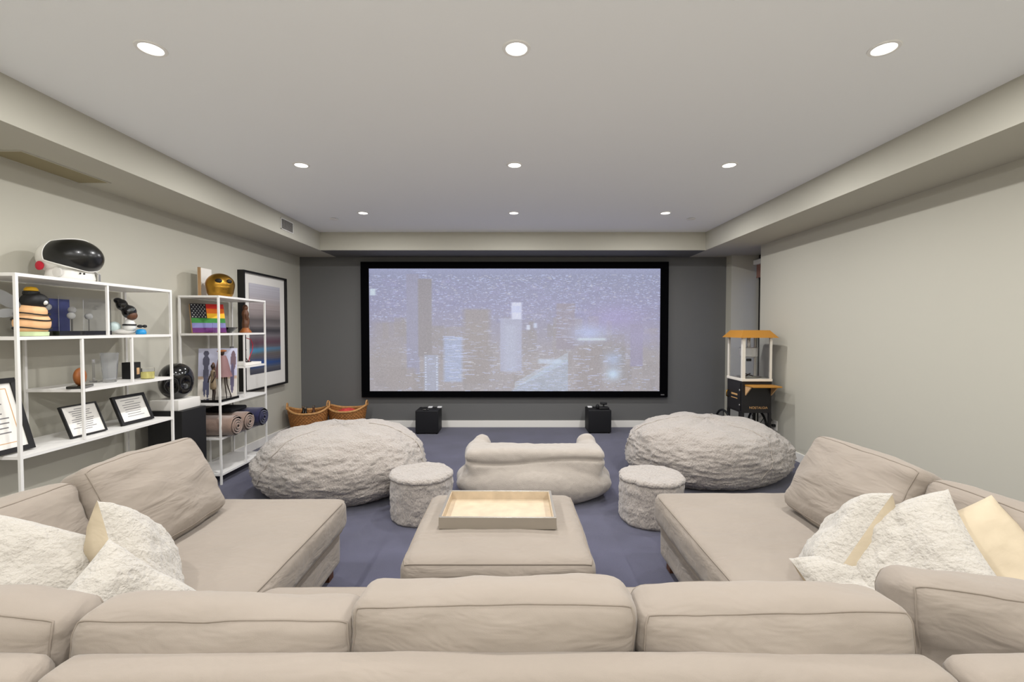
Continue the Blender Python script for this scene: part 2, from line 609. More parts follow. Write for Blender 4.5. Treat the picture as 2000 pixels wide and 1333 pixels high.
for x_, s in ((-2.05, 'left'), (2.06, 'right')):
    t = thing('sprinkler_cover', 'small flat white sprinkler cover plate near the %s soffit' % s, 'sprinkler cover', (x_, 5.34, ZC), 0, 'sprinkler cover plates')
    MB().lathe([(0.045, -0.010), (0.048, -0.008), (0.048, -0.004)], 32).build('plate', 'trim_white', t, True, 40)
    MB().lathe([(0.036, -0.005), (0.036, 0.0)], 24).build('neck', 'grille', t)
# wall register on the left soffit face
t = thing('air_vent', 'small grey grille of angled bars on the left soffit face', 'air vent', (SL, 5.195, 2.585))
MB().box(0, 0.004, -0.135, 0.135, -0.058, 0.058).build('backing', 'grille', t)
mb = MB()
for zz in (-0.06, 0.055):
    mb.box(0.002, 0.010, -0.14, 0.14, zz, zz + 0.006)
for yy in (-0.14, 0.134):
    mb.box(0.002, 0.010, yy, yy + 0.006, -0.06, 0.06)
mb.build('frame', 'trim_white', t)
for k in range(7):
    z0 = -0.048 + k * 0.0155
    MB().box(0.003, 0.008, -0.134, 0.134, z0, z0 + 0.0045).build('slat', 'slat_grey', t)
for k in range(10):
    y0 = -0.12 + k * 0.0265
    MB().box(0.0035, 0.0085, y0, y0 + 0.0045, -0.054, 0.054).build('bar', 'slat_grey', t)
# long flush register under the left soffit
t = thing('soffit_register', 'long tan flush panel set in the underside of the left soffit', 'air vent', (-2.94, 2.98, ZS))
mb = MB()
mb.box(-0.112, 0.112, -0.30, -0.29, -0.006, 0.0)
mb.box(-0.112, 0.112, 0.29, 0.30, -0.006, 0.0)
mb.box(-0.112, -0.104, -0.29, 0.29, -0.006, 0.0)
mb.box(0.104, 0.112, -0.29, 0.29, -0.006, 0.0)
mb.build('frame', 'wall', t)
MB().box(-0.104, 0.104, -0.29, 0.29, -0.003, 0.0).build('panel', 'panel_tan', t)


# ------------------------------------------------------------------ projection screen
def city(u, v):
    v = 1 - v      # 0 at top
    H, W = u.shape
    rng = np.random.RandomState(4)
    a = np.zeros((H, W, 3))
    top = np.array([150, 156, 190.0])
    mid = np.array([150, 150, 186.0])
    low = np.array([170, 164, 170.0])
    t1 = np.clip(v / 0.3, 0, 1)[..., None]
    t2 = np.clip((v - 0.3) / 0.45, 0, 1)[..., None]
    a[:] = top * (1 - t1) + mid * t1
    a[:] = a * (1 - t2) + low * t2
    a += (30 * np.clip(1 - v / 0.06, 0, 1))[..., None] * np.array([0.5, 0.5, 0.6])

    def rect(u0, u1, v0, v1, c, k=1.0, soft=0.006):
        m = np.clip((u - u0) / soft, 0, 1) * np.clip((u1 - u) / soft, 0, 1) * np.clip((v - v0) / soft, 0, 1) * np.clip((v1 - v) / soft, 0, 1)
        m = (m * k)[..., None]
        a[:] = a * (1 - m) + np.array(c) * m

    def glow(u0, v0, ru, rv, c, k):
        m = (np.exp(-((u - u0) / ru) ** 2 - ((v - v0) / rv) ** 2) * k)[..., None]
        a[:] = a * (1 - m) + np.array(c) * m

    def specks(n, u0, u1, v0, v1, l0, l1, br, pw=1.0):
        for _ in range(n):
            x = int((u0 + (u1 - u0) * rng.rand()) * W)
            y = int((v0 + (v1 - v0) * rng.rand() ** pw) * H)
            L_ = rng.randint(l0, l1 + 1)
            yy = H - 1 - min(max(y, 0), H - 1)
            k = br * (0.35 + 0.65 * rng.rand())
            c = np.array([205, 215, 255.0]) if rng.rand() < 0.75 else np.array([225, 225, 235.0])
            sl = a[yy, max(0, x):min(W, x + L_)]
            sl[:] = sl * (1 - k) + c * k
    # far city texture
    for _ in range(140):
        x, y = rng.rand(), 0.08 + 0.34 * rng.rand()
        rect(x, x + 0.01 + 0.05 * rng.rand(), y, y + 0.012 + 0.03 * rng.rand(), np.array([138, 138, 178]) + rng.rand() * 30, 0.5)
    specks(2600, 0, 1, 0.05, 0.42, 1, 4, 0.62, 1.2)
    # mid blocks
    for _ in range(90):
        x, y = rng.rand(), 0.38 + 0.55 * rng.rand()
        rect(x, x + 0.02 + 0.05 * rng.rand(), y, y + 0.05 + 0.16 * rng.rand(), np.array([158, 152, 156]) + (rng.rand() - 0.4) * 24, 0.55)
    specks(800, 0, 1, 0.4, 1.0, 1, 6, 0.55)
    rect(0.0, 0.13, 0.42, 0.95, (166, 158, 160), 0.5, 0.03)
    rect(0.125, 0.175, 0.04, 0.86, (156, 156, 184), 0.9)
    rect(0.165, 0.218, 0.08, 0.72, (150, 144, 150), 0.9)
    rect(0.05, 0.17, 0.80, 0.99, (166, 158, 160), 0.7, 0.02)
    for k in range(6):
        rect(0.15 + 0.01 * k % 3, 0.20, 0.012 + k * 0.014, 0.018 + k * 0.014, (200, 212, 250), 0.8, 0.003)
    rect(0.315, 0.425, 0.32, 0.95, (160, 152, 154), 0.85, 0.02)
    specks(60, 0.32, 0.42, 0.42, 0.75, 4, 12, 0.4)
    rect(0.25, 0.325, 0.55, 0.93, (172, 188, 226), 0.75, 0.012)
    specks(60, 0.25, 0.33, 0.55, 0.9, 4, 18, 0.8)
    rect(0.185, 0.24, 0.70, 1.0, (170, 176, 200), 0.8)
    for k in range(14):
        rect(0.19, 0.197, 0.72 + k * 0.02, 0.73 + k * 0.02, (222, 232, 255), 0.9, 0.002)
        rect(0.228, 0.236, 0.72 + k * 0.02, 0.73 + k * 0.02, (222, 232, 255), 0.9, 0.002)
    # centre tower
    rect(0.447, 0.528, 0.40, 0.84, (180, 184, 212), 0.85)
    rect(0.455, 0.515, 0.45, 0.86, (190, 196, 220), 0.6, 0.02)
    rect(0.485, 0.528, 0.27, 0.415, (224, 228, 252), 0.95, 0.008)
    rect(0.488, 0.526, 0.30, 0.36, (205, 212, 248), 0.8)
    rect(0.538, 0.556, 0.455, 0.50, (222, 230, 252), 0.9)
    rect(0.562, 0.58, 0.44, 0.485, (210, 222, 250), 0.8)
    rect(0.64, 0.71, 0.28, 0.66, (156, 148, 164), 0.85)
    specks(60, 0.64, 0.71, 0.3, 0.6, 4, 10, 0.6)
    glow(0.76, 0.52, 0.06, 0.07, (188, 202, 245), 0.85)
    glow(0.85, 0.40, 0.10, 0.10, (168, 156, 215), 0.6)
    rect(0.712, 0.82, 0.56, 0.59, (220, 236, 248), 0.7, 0.01)
    rect(0.70, 0.81, 0.62, 1.0, (160, 152, 156), 0.85, 0.02)
    specks(50, 0.7, 0.81, 0.63, 0.98, 2, 10, 0.7)
    # bright roofs
    m = ((v - 0.98) + (u - 0.50) * 1.6 > 0) & (u > 0.48) & (u < 0.685) & (v > 0.74)
    a[m] = a[m] * 0.55 + np.array([176, 200, 232]) * 0.45
    m = ((v - 0.93) + (u - 0.50) * 1.35 > 0) & ((v - 0.98) + (u - 0.50) * 1.2 < 0) & (u > 0.5) & (u < 0.685)
    a[m] = a[m] * 0.6 + np.array([205, 225, 248]) * 0.4
    specks(120, 0.5, 0.68, 0.74, 1.0, 3, 14, 0.5)
    rect(0.575, 0.665, 0.73, 0.78, (206, 222, 248), 0.7, 0.012)
    glow(0.84, 0.86, 0.025, 0.05, (205, 228, 255), 0.95)
    glow(0.84, 0.74, 0.03, 0.06, (180, 200, 240), 0.7)
    rect(0.895, 0.945, 0.45, 0.80, (156, 150, 182), 0.85)
    rect(0.0, 0.025, 0.16, 0.22, (222, 240, 252), 0.8)
    glow(0.95, 0.55, 0.08, 0.08, (170, 165, 205), 0.5)
    specks(240, 0.1, 0.95, 0.62, 1.0, 2, 9, 0.75)
    a += rng.randn(H, W)[..., None] * 5
    return a


scr = thing('projection_screen', 'wide wall screen in a black velvet border showing a night city', 'screen', ((704 + 1301) / 2 * 0 + 0.019, YB, 0))
SX0, SX1, SZ0, SZ1 = -2.178, 2.216, 0.447, 2.386   # outer border
mb = MB()
bw = 0.112
mb.box(SX0, SX1, -0.07, -0.002, SZ1 - 0.095, SZ1, b=0.004)
mb.box(SX0, SX1, -0.07, -0.002, SZ0, SZ0 + 0.085, b=0.004)
mb.box(SX0, SX0 + bw, -0.07, -0.002, SZ0 + 0.085, SZ1 - 0.095)
mb.box(SX1 - bw, SX1, -0.07, -0.002, SZ0 + 0.085, SZ1 - 0.095)
mb.build('border', 'velvet', scr)
print_plane('picture_surface', scr, SX1 - SX0 - 2 * bw, SZ1 - SZ0 - 0.18, 440, 186, city, 'screen',
            origin=((SX0 + SX1) / 2, -0.045, (SZ0 + 0.085 + SZ1 - 0.095) / 2))
MB().box(SX1 - 0.10, SX1 - 0.05, -0.0715, -0.07, SZ0 + 0.03, SZ0 + 0.042).build('maker_mark', 'ink', scr)

# ------------------------------------------------------------------ subwoofers
def subwoofer(x, y, label, extra):
    t = thing('subwoofer', label, 'speaker', (x, y, 0), 0, 'subwoofers below the screen')
    MB().box(-0.155, 0.155, 0.012, 0.33, 0.012, 0.318, b=0.006).build('cabinet', 'black_vinyl', t, True, 40)
    MB().box(-0.15, 0.15, 0.0, 0.012, 0.017, 0.313, b=0.005).build('grille_cloth', 'black_cloth', t, True, 40)
    for sx in (-0.13, 0.13):
        for sy in (0.04, 0.30):
            MB().lathe([(0.015, 0.0), (0.015, 0.012)], 12, c=(sx, sy, 0)).build('foot', 'tyre', t)
    return t


subwoofer(-1.155, 6.20, 'black cube subwoofer under the left half of the screen', 0)
subwoofer(1.20, 6.24, 'black cube subwoofer under the right half of the screen', 1)
for x_, l in ((-1.15, 'left one of two small white pads on the subwoofer near the baskets'), (-1.02, 'right one of two small white pads on the subwoofer near the baskets')):
    tag(MB().box(x_ - 0.03, x_ + 0.03, 6.44, 6.51, 0.3185, 0.334, b=0.004).build('foam_pad', 'led_label', None, True, 40), l, 'pad', 'white pads on the subwoofers')
tag(MB().box(1.07, 1.13, 6.46, 6.53, 0.3185, 0.334, b=0.004).build('foam_pad', 'led_label', None, True, 40), 'single small white pad on the subwoofer with the black gadget', 'pad', 'white pads on the subwoofers')
t = thing('remote_control', 'small dark remote with a silver edge lying on the left subwoofer', 'remote', (-1.18, 6.26, 0.3185), 0.4)
MB().box(-0.05, 0.05, -0.016, 0.016, 0, 0.012, b=0.004).build('body', 'black_gloss', t, True, 40)
MB().box(-0.035, 0.0, -0.008, 0.008, 0.012, 0.014).build('buttons', 'chrome', t)
t = thing('desk_camera', 'small black gadget on a stand atop the right subwoofer', 'camera', (1.27, 6.36, 0.3185))
MB().box(-0.07, 0.07, -0.05, 0.05, 0, 0.03, b=0.008).build('base', 'black_vinyl', t, True, 40)
MB().tube([(0, 0, 0.02), (0.0, 0, 0.07)], 0.011, 10).build('neck', 'black_matte', t, True, 40)
MB().box(-0.045, 0.045, -0.025, 0.025, 0.062, 0.095, b=0.01).build('head', 'black_matte', t, True, 40)
MB().ell((-0.085, 0.0, 0.035), (0.025, 0.025, 0.035)).build('knob', 'black_vinyl', t, True)

# ================================================================== SECTIONAL SOFA
# middle section
sm = thing('sofa_middle_section', 'oatmeal linen middle section of the U-shaped sofa, its low back nearest the camera', 'sofa', (-0.03, 1.00, 0))
cushion('back_frame', sm, 1.995, 0.125, 0.62, r=0.045, bul=(0.0, 0.006, 0.010), wr=0.004, seed=2, pipes=(('y', -1),), off=(0, -0.005, 0.385), step=0.03)
cushion('base', sm, 1.78, 0.68, 0.20, r=0.03, bul=(0, 0, 0), wr=0.002, seed=3, off=(-0.015, 0.40, 0.17))
cushion('seat_cushion', sm, 1.81, 0.69, 0.19, r=0.05, bul=(0, 0.01, 0.008), wr=0.005, seed=4, off=(-0.02, 0.42, 0.35), pipes=(('z', 1),))
for fx in (-0.9, 0.86):
    MB().box(fx - 0.03, fx + 0.03, -0.04, 0.02, 0, 0.085).build('foot', 'wood', sm)


def chaise(side, label):
    xi = -0.96 if side < 0 else 0.855
    xo = -2.09 if side < 0 else 2.02
    xb = -1.035 if side < 0 else 0.975
    y1 = 2.69 if side < 0 else 2.79
    cx = (xi + xo) / 2
    wd = abs(xo - xi)
    t = thing('sofa_chaise_section', label, 'sofa', (cx, 1.9, 0), 0, 'chaise sections of the sofa')
    s = 1 if side < 0 else -1      # inner direction
    ya, yb = 1.07 - 1.9, y1 - 0.03 - 1.9
    cushion('base', t, wd - 0.06, yb - ya, 0.21, r=0.035, bul=(0, 0, 0), wr=0.002, seed=5 + side, off=(-0.005 * s, (ya + yb) / 2, 0.165), step=0.03)
    yb = y1 - 1.9
    cushion('seat_cushion', t, wd - 0.16, yb - ya, 0.185, r=0.055, bul=(0.006, 0.008, 0.006), wr=0.006, seed=7 + side, off=(0.08 * s, (ya + yb) / 2, 0.352),
            pipes=(('z', 1), ('z', -1)), step=0.03)
    yb = 2.55 - 1.9
    cushion('back_frame', t, 0.13, yb - ya, 0.56, r=0.045, bul=(0.004, 0, 0.01), wr=0.004, seed=9 + side, off=(-(wd / 2 - 0.065) * s, (ya + yb) / 2, 0.355), step=0.03)
    cushion('back_frame', t, abs(xo - xb) - 0.012, 0.125, 0.62, r=0.045, bul=(0, 0.006, 0.010), wr=0.004, seed=11 + side,
            off=((xo + xb) / 2 - cx, -0.905, 0.385), pipes=(('y', -1),), step=0.03)
    for fx in (-wd / 2 + 0.1, wd / 2 - 0.1):
        for fy in (-0.8, y1 - 1.9 - 0.10):
            MB().box(fx - 0.03, fx + 0.03, fy - 0.03, fy + 0.03, 0, 0.07).build('foot', 'wood', t)
    return t


chaise(-1, 'oatmeal linen chaise section of the sofa on the side of the white shelves')
chaise(1, 'oatmeal linen chaise section of the sofa along the bare right wall')


def back_cushion(label, sx, sy, sz, center, rot, seed, wr=0.017, bul=(0.006, 0.042, 0.014), r=0.05):
    t = thing('back_cushion', label, 'cushion', (0, 0, 0), 0, 'loose back cushions of the sofa')
    cushion('cover', t, sx, sy, sz, r=r, bul=bul, wr=wr, seed=seed, pipes=(('y', -1), ('y', 1)), stretch=(0.55, 1, 1.6), step=0.018, pr=0.0028)
    t.location = center
    t.rotation_euler = Euler(rot, 'XYZ')
    return t


R = math.radians
back_cushion('back cushion in the middle of the near row, straight behind the ottoman', 0.69, 0.165, 0.33, (-0.045, 1.135, 0.615), (R(-5), 0, 0), 21)
back_cushion('back cushion left of the middle one in the near row', 0.67, 0.165, 0.31, (-0.715, 1.125, 0.59), (R(-8), R(1), R(1.5)), 22)
back_cushion('back cushion right of the middle one in the near row', 0.655, 0.165, 0.325, (0.635, 1.13, 0.605), (R(-6), R(-1), R(-1)), 23)
back_cushion('back cushion in the corner at the bottom left, cut by the picture edge', 0.70, 0.165, 0.32, (-1.41, 1.145, 0.595), (R(-8), 0, R(-5)), 24)
back_cushion('back cushion in the corner at the bottom right, cut by the picture edge', 0.72, 0.165, 0.33, (1.39, 1.185, 0.575), (R(-10), R(4), R(-7)), 25, wr=0.02)
back_cushion('tall leaning side cushion on the chaise next to the black pedestal', 0.655, 0.17, 0.43, (-1.70, 2.165, 0.640), (R(-27), 0, R(90)), 26, wr=0.018)
back_cushion('side cushion behind the furry pillows on the left chaise, cut by the picture edge', 0.59, 0.165, 0.40, (-1.77, 1.555, 0.62), (R(-17), 0, R(90)), 27)
back_cushion('tall leaning side cushion on the right chaise, farthest from the camera', 0.66, 0.17, 0.43, (1.635, 2.185, 0.640), (R(-27), 0, R(-90)), 28, wr=0.018)
back_cushion('side cushion behind the furry pillows on the right chaise, cut by the picture edge', 0.59, 0.165, 0.40, (1.71, 1.57, 0.62), (R(-17), 0, R(-90)), 29)

# throw pillows
G = 'throw pillows on the sofa'
pillow('big shaggy white throw pillow at the left edge with its cream underside showing', (0.48, 0.44), 0.17, (-1.50, 1.42, 0.60), (0.62, -0.40, 0.68), roll=R(38), seed=31, group=G)
pillow('throw pillow with cream back and white face propped against the left tall side cushion', (0.44, 0.42), 0.19, (-1.33, 1.62, 0.575), (0.80, 0.50, 0.33), roll=R(38), seed=32, group=G)
pillow('folded white throw pillow closest to the near back cushions on the left', (0.34, 0.34), 0.15, (-1.17, 1.335, 0.575), (0.78, -0.35, 0.52), roll=R(56), seed=33, group=G)
pillow('throw pillow with cream back against the right tall side cushion', (0.44, 0.42), 0.19, (1.30, 1.78, 0.575), (-0.66, 0.58, 0.48), roll=R(-38), seed=34, group=G)
pillow('big shaggy white throw pillow with a pointed corner standing among the right pillows', (0.42, 0.42), 0.15, (1.35, 1.56, 0.65), (-0.72, -0.12, 0.68), up=(0.63, 0.10, 0.69), roll=R(-50), seed=35, group=G)
pillow('plain cream throw pillow behind the pointed shaggy one, at the right picture edge', (0.42, 0.42), 0.15, (1.52, 1.47, 0.63), (-0.45, -0.62, 0.64), front='linen_back', roll=R(-35), seed=37, group=G)
pillow('flat white throw pillow lying lowest behind the right near back cushion', (0.40, 0.32), 0.13, (1.235, 1.55, 0.525), (-0.10, -0.40, 0.91), roll=R(-12), seed=36, group=G)

# ------------------------------------------------------------------ ottoman and tray
ot = thing('ottoman', 'square oatmeal linen ottoman in the middle of the seating', 'ottoman', (-0.062, 2.375, 0))
cushion('base', ot, 0.80, 0.78, 0.20, r=0.05, bul=(0, 0, 0), wr=0.002, seed=41, off=(0, 0, 0.16))
cushion('top_cushion', ot, 0.86, 0.845, 0.20, r=0.06, bul=(0.008, 0.008, 0.012), wr=0.005, seed=42, off=(0, 0, 0.33), pipes=(('z', 1),))
for fx in (-0.34, 0.34):
    for fy in (-0.32, 0.32):
        MB().box(fx - 0.03, fx + 0.03, fy - 0.03, fy + 0.03, 0, 0.07).build('foot', 'wood', ot)
tr = thing('serving_tray', 'rectangular silver tray with a mottled golden lining on the ottoman', 'tray', (-0.070, 2.447, 0.440), R(-0.6))
mb = MB()
tw, td, th = 0.292, 0.192, 0.06
mb.box(-tw, tw, -td, -td + 0.012, 0, th, b=0.002)
mb.box(-tw, tw, td - 0.012, td, 0, th, b=0.002)
mb.box(-tw, -tw + 0.012, -td + 0.012, td - 0.012, 0, th)
mb.box(tw - 0.012, tw, -td + 0.012, td - 0.012, 0, th)
mb.build('rim', 'tray_wall', tr)
MB().box(-tw + 0.012, tw - 0.012, -td + 0.012, td - 0.012, 0.004, 0.012).build('lining', 'tray_in', tr)
mb = MB()
mb.box(-tw + 0.012, tw - 0.012, td - 0.016, td - 0.012, 0.012, th - 0.004)
mb.box(-tw + 0.012, tw - 0.012, -td + 0.012, -td + 0.016, 0.012, th - 0.004)
mb.box(-tw + 0.012, -tw + 0.016, -td + 0.016, td - 0.016, 0.012, th - 0.004)
mb.box(tw - 0.016, tw - 0.012, -td + 0.016, td - 0.016, 0.012, th - 0.004)
mb.build('inner_wall', 'tray_in', tr)


# ------------------------------------------------------------------ poufs
def pouf(x, y, seed, label):
    t = thing('pouf', label, 'pouf', (x, y, 0), 0, 'furry poufs')
    r, h, n = 0.234, 0.345, 120

    def rad(a, z, amp=1.0):
        p = (math.cos(a) * r, math.sin(a) * r, z)
        return r + (fbm(p, 6, seed, 3) * 0.008 + fbm((p[0], p[1], p[2] * 0.6), 26, seed, 3) * 0.008 + fbm(p, 60, seed + 2, 2) * 0.003) * amp
    vs_, fs_ = [], []
    m = 40
    for j in range(m + 1):
        z = (h - 0.03) * j / m
        rr = 0.0
        for k in range(n):
            a = 2 * PI * k / n
            e = -0.02 * max(0, 1 - z / 0.03) ** 2 - 0.006 * max(0, (z - h + 0.06) / 0.03)
            R_ = rad(a, z) + e
            vs_.append((math.cos(a) * R_, math.sin(a) * R_, z))
    for j in range(m):
        for k in range(n):
            fs_.append((j * n + k, j * n + (k + 1) % n, (j + 1) * n + (k + 1) % n, (j + 1) * n + k))
    fs_.append(tuple(range(n))[::-1])
    MB().add(vs_, fs_).build('side', 'fur', t, True)
    vs_, fs_ = [], []
    prof = [(1.0, h - 0.034), (1.03, h - 0.026), (1.03, h - 0.014), (0.99, h - 0.002), (0.93, h + 0.003)] + [(0.9 - 0.1 * i, h + 0.004 + 0.004 * math.sin(i)) for i in range(9)] + [(0.001, h + 0.008)]
    for q, (s, z) in enumerate(prof):
        for k in range(n):
            a = 2 * PI * k / n
            R_ = rad(a, h - 0.03, s) * s
            zz = z + fbm((math.cos(a) * R_, math.sin(a) * R_, 0), 22, seed + 9, 3) * 0.005 + fbm((math.cos(a) * R_, math.sin(a) * R_, 0), 6, seed + 9, 2) * 0.008 * s
            vs_.append((math.cos(a) * R_, math.sin(a) * R_, zz))
    for j in range(len(prof) - 1):
        for k in range(n):
            fs_.append((j * n + k, j * n + (k + 1) % n, (j + 1) * n + (k + 1) % n, (j + 1) * n + k))
    MB().add(vs_, fs_).build('top_panel', 'fur', t, True)
    return t


pouf(-0.69, 3.49, 51, 'round cream furry pouf left of the ottoman')
pouf(1.045, 3.43, 52, 'round cream furry pouf right of the ottoman beside the right chaise')


# ------------------------------------------------------------------ bean bags
def beanbag(x, y, rx, ry, h, rotz, seed, label, lean=0.0, dents=()):
    t = thing('bean_bag', label, 'bean bag', (x, y, 0), rotz, 'giant furry bean bags')
    nu, nv = 250, 110
    zc = h * 0.42

    def surf(th, ph, extra=0.0):
        # ph -pi/2..pi/2
        c, s = math.cos(ph), math.sin(ph)
        cc = math.copysign(abs(c) ** 0.62, c)
        ss = math.copysign(abs(s) ** 0.95, s)
        d = Vector((math.cos(th) * cc, math.sin(th) * cc, ss))
        p = Vector((d.x * rx, d.y * ry, zc + d.z * (h - zc if s > 0 else zc * 1.25)))
        p.z += lean * d.x * h * max(0, s)
        k = 1.0 + fbm(d, 1.7, seed, 2) * 0.05
        # radial gathers towards the crown
        g = max(0, s) ** 2
        k += g * 0.02 * math.sin(th * 9 + 3 * fbm(d, 2.0, seed + 1, 2))
        low = 1 - 0.75 * g
        k += fbm((d.x, d.y, d.z * 1.6), 7.0, seed + 3, 3) * 0.018
        k += fbm((d.x * 1.0, d.y, d.z * 2.2), 18.0, seed + 4, 3) * 0.013 * low
        k += fbm((d.x * 1.0, d.y, d.z * 1.6), 44.0, seed + 5, 2) * 0.011 * low
        for (ta, pa, w1, dep) in dents:
            q = Vector((math.cos(ta) * math.cos(pa), math.sin(ta) * math.cos(pa), math.sin(pa)))
            k -= dep * math.exp(-((d.normalized() - q).length / w1) ** 2)
        p = Vector((p.x * k, p.y * k, zc + (p.z - zc) * k))
        if extra:
            p += d * extra
        if p.z < 0.006:
            p.z = 0.006
        return p
    vs_, fs_ = [], []
    for j in range(nv + 1):
        ph = -PI / 2 + PI * j / nv
        for i in range(nu):
            vs_.append(surf(2 * PI * i / nu, ph))
    for j in range(nv):
        for i in range(nu):
            fs_.append((j * nu + i, j * nu + (i + 1) % nu, (j + 1) * nu + (i + 1) % nu, (j + 1) * nu + i))
    cov = MB().add(vs_, fs_).build('cover', 'fur', t, True)
    for ta in (seed * 1.3, seed * 1.3 + 2.1, seed * 1.3 + 4.2):
        path = [surf(ta + 0.25 * math.sin(k * 0.07), -0.35 + 1.75 * k / 30, 0.002) for k in range(31)]
        MB().tube(path, 0.005, 6).build('seam', 'fur_low', cov, True)
    return t


beanbag(-1.525, 4.12, 0.74, 0.66, 0.58, R(-8), 3.1, 'giant cream furry bean bag in front of the wicker baskets', lean=0.05, dents=((-1.0, 0.9, 0.5, 0.04), (0.6, 0.8, 0.4, 0.05)))
beanbag(1.90, 4.50, 0.79, 0.66, 0.56, R(10), 5.35, 'giant cream furry bean bag in front of the popcorn cart', lean=-0.03, dents=((-1.6, 1.15, 0.35, 0.06),))


def remeshed(name, mb, m, parent, voxel, smooth_it=8, smooth_f=0.5, disp=None):
    me = bpy.data.meshes.new(name)
    me.from_pydata(mb.v, [], mb.f)
    o = bpy.data.objects.new(name, me)
    COL.objects.link(o)
    md = o.modifiers.new('r', 'REMESH')
    md.mode = 'VOXEL'
    md.voxel_size = voxel
    ms = o.modifiers.new('s', 'SMOOTH')
    ms.iterations = smooth_it
    ms.factor = smooth_f
    dg = bpy.context.evaluated_depsgraph_get()
    dg.update()
    me2 = bpy.data.meshes.new_from_object(o.evaluated_get(dg))
    o.modifiers.clear()
    o.data = me2
    bpy.data.meshes.remove(me)
    me2.name = name
    if disp:
        nn = [v.normal.copy() for v in me2.vertices]
        for v, n_ in zip(me2.vertices, nn):
            v.co = disp(v.co, n_)
    me2.materials.clear()
    me2.materials.append(M[m])
    for p in me2.polygons:
        p.use_smooth = True
    me2.update()
    if parent is not None:
        o.parent = parent
    return o


# low lounger seen from behind: wide body, rolled back rest, two arm tips
lg = thing('bean_bag_lounger', 'cream plush bean bag lounger turned to the screen, between the two poufs', 'bean bag', (0.19, 3.985, 0))
mb = MB()
mb.ell((0, 0.08, 0.13), (0.68, 0.48, 0.20), 40, 20)
mb.ell((0, -0.14, 0.14), (0.66, 0.26, 0.19), 40, 20)
mb.box(-0.56, 0.56, -0.27, 0.02, 0.08, 0.36, b=0.08)
mb.box(-0.585, 0.585, -0.25, 0.06, 0.26, 0.436, b=0.065)
mb.ell((-0.50, 0.16, 0.30), (0.12, 0.22, 0.125), 24, 14)
mb.ell((0.50, 0.16, 0.30), (0.12, 0.22, 0.125), 24, 14)
mb.ell((-0.47, 0.27, 0.355), (0.085, 0.10, 0.10), 24, 14)
mb.ell((0.50, 0.27, 0.36), (0.095, 0.10, 0.105), 24, 14)


def lounge_disp(co, n_):
    d = 0.010 * fbm(co, 3.0, 61, 3) + 0.003 * fbm(co, 30.0, 62, 3)
    # crease under the roll
    crease = math.exp(-((co.z - 0.345 - 0.02 * math.sin(co.x * 5)) / 0.014) ** 2) * (1 if co.y < -0.1 else 0)
    p = co + n_ * (d - 0.022 * crease * (0.35 + 0.65 * min(1, abs(co.x) / 0.3)))
    if p.z < 0.004:
        p.z = 0.004
    return p


cv = remeshed('cover', mb, 'fur_low', lg, 0.014, 14, 0.5, lounge_disp)
MB().tube([(-0.50 + 0.033 * k, -0.236 - 0.002 * math.sin(k), 0.392) for k in range(31)], 0.004, 6).build('seam', 'fur_low', lg, True)

# ================================================================== SHELVES
SXF, SXB = -2.665, -3.02


def shelf_unit(label, y0, y1, shelves, uprights):
    t = thing('etagere_shelf', label, 'shelf', (0, 0, 0), 0, 'white metal shelf units')
    p = 0.0075
    for (x_, y_) in ((SXF, y0), (SXF, y1), (SXB, y0), (SXB, y1)):
        MB().box(x_ - p, x_ + p, y_ - p, y_ + p, 0, 1.735).build('post', 'white_metal', t)
    g = p + 0.0005
    for (x_, y_, za, zb) in uprights:
        MB().box(x_ - p * 0.9, x_ + p * 0.9, y_ - p * 0.9, y_ + p * 0.9, za + 0.001, zb - 0.019).build('divider', 'white_metal', t)
    for (ya, yb, z) in shelves:
        MB().box(SXB + g, SXF - g, ya + g, yb - g, z - 0.014, z - 0.0005).build('shelf_board', 'white_metal', t)
        for args in ((SXF - p, SXF + p, ya + g, yb - g), (SXB - p, SXB + p, ya + g, yb - g), (SXB + g, SXF - g, ya - p, ya + p), (SXB + g, SXF - g, yb - p, yb + p)):
            MB().box(*args, z - 0.018, z).build('shelf_rail', 'white_metal', t)
    return t


U1a, U1b = 2.48, 3.60
third = (U1b - U1a) / 3
shelf_unit('wide white metal shelf unit with a space helmet on top', U1a, U1b,
           [(U1a, U1b, 1.735), (U1a, U1b, 1.39), (U1a + third, U1b, 1.058), (U1a, U1b, 0.742), (U1a, U1b, 0.12)],
           [(SXF, (U1a + U1b) / 2, 1.39, 1.735), (SXF, U1a + third, 0.742, 1.39), (SXF, U1a + 2 * third, 1.058, 1.39), (SXB, U1a + third, 0.742, 1.39)])
U2a, U2b = 4.19, 4.97
U2m = (U2a + U2b) / 2
shelf_unit('narrow white metal shelf unit beside the framed picture, rolled blankets on a lower shelf', U2a, U2b,
           [(U2a, U2b, 1.735), (U2a, U2b, 1.39), (U2m, U2b, 1.058), (U2a, U2b, 0.748), (U2a, U2b, 0.432), (U2a, U2b, 0.10)],
           [(SXF, U2m, 0.748, 1.058), (SXF, U2m, 1.058, 1.39), (SXF, U2m, 0.10, 0.432), (SXB, U2m, 0.748, 1.058), (SXB, U2m, 1.058, 1.39), (SXB, U2m, 0.10, 0.432)])

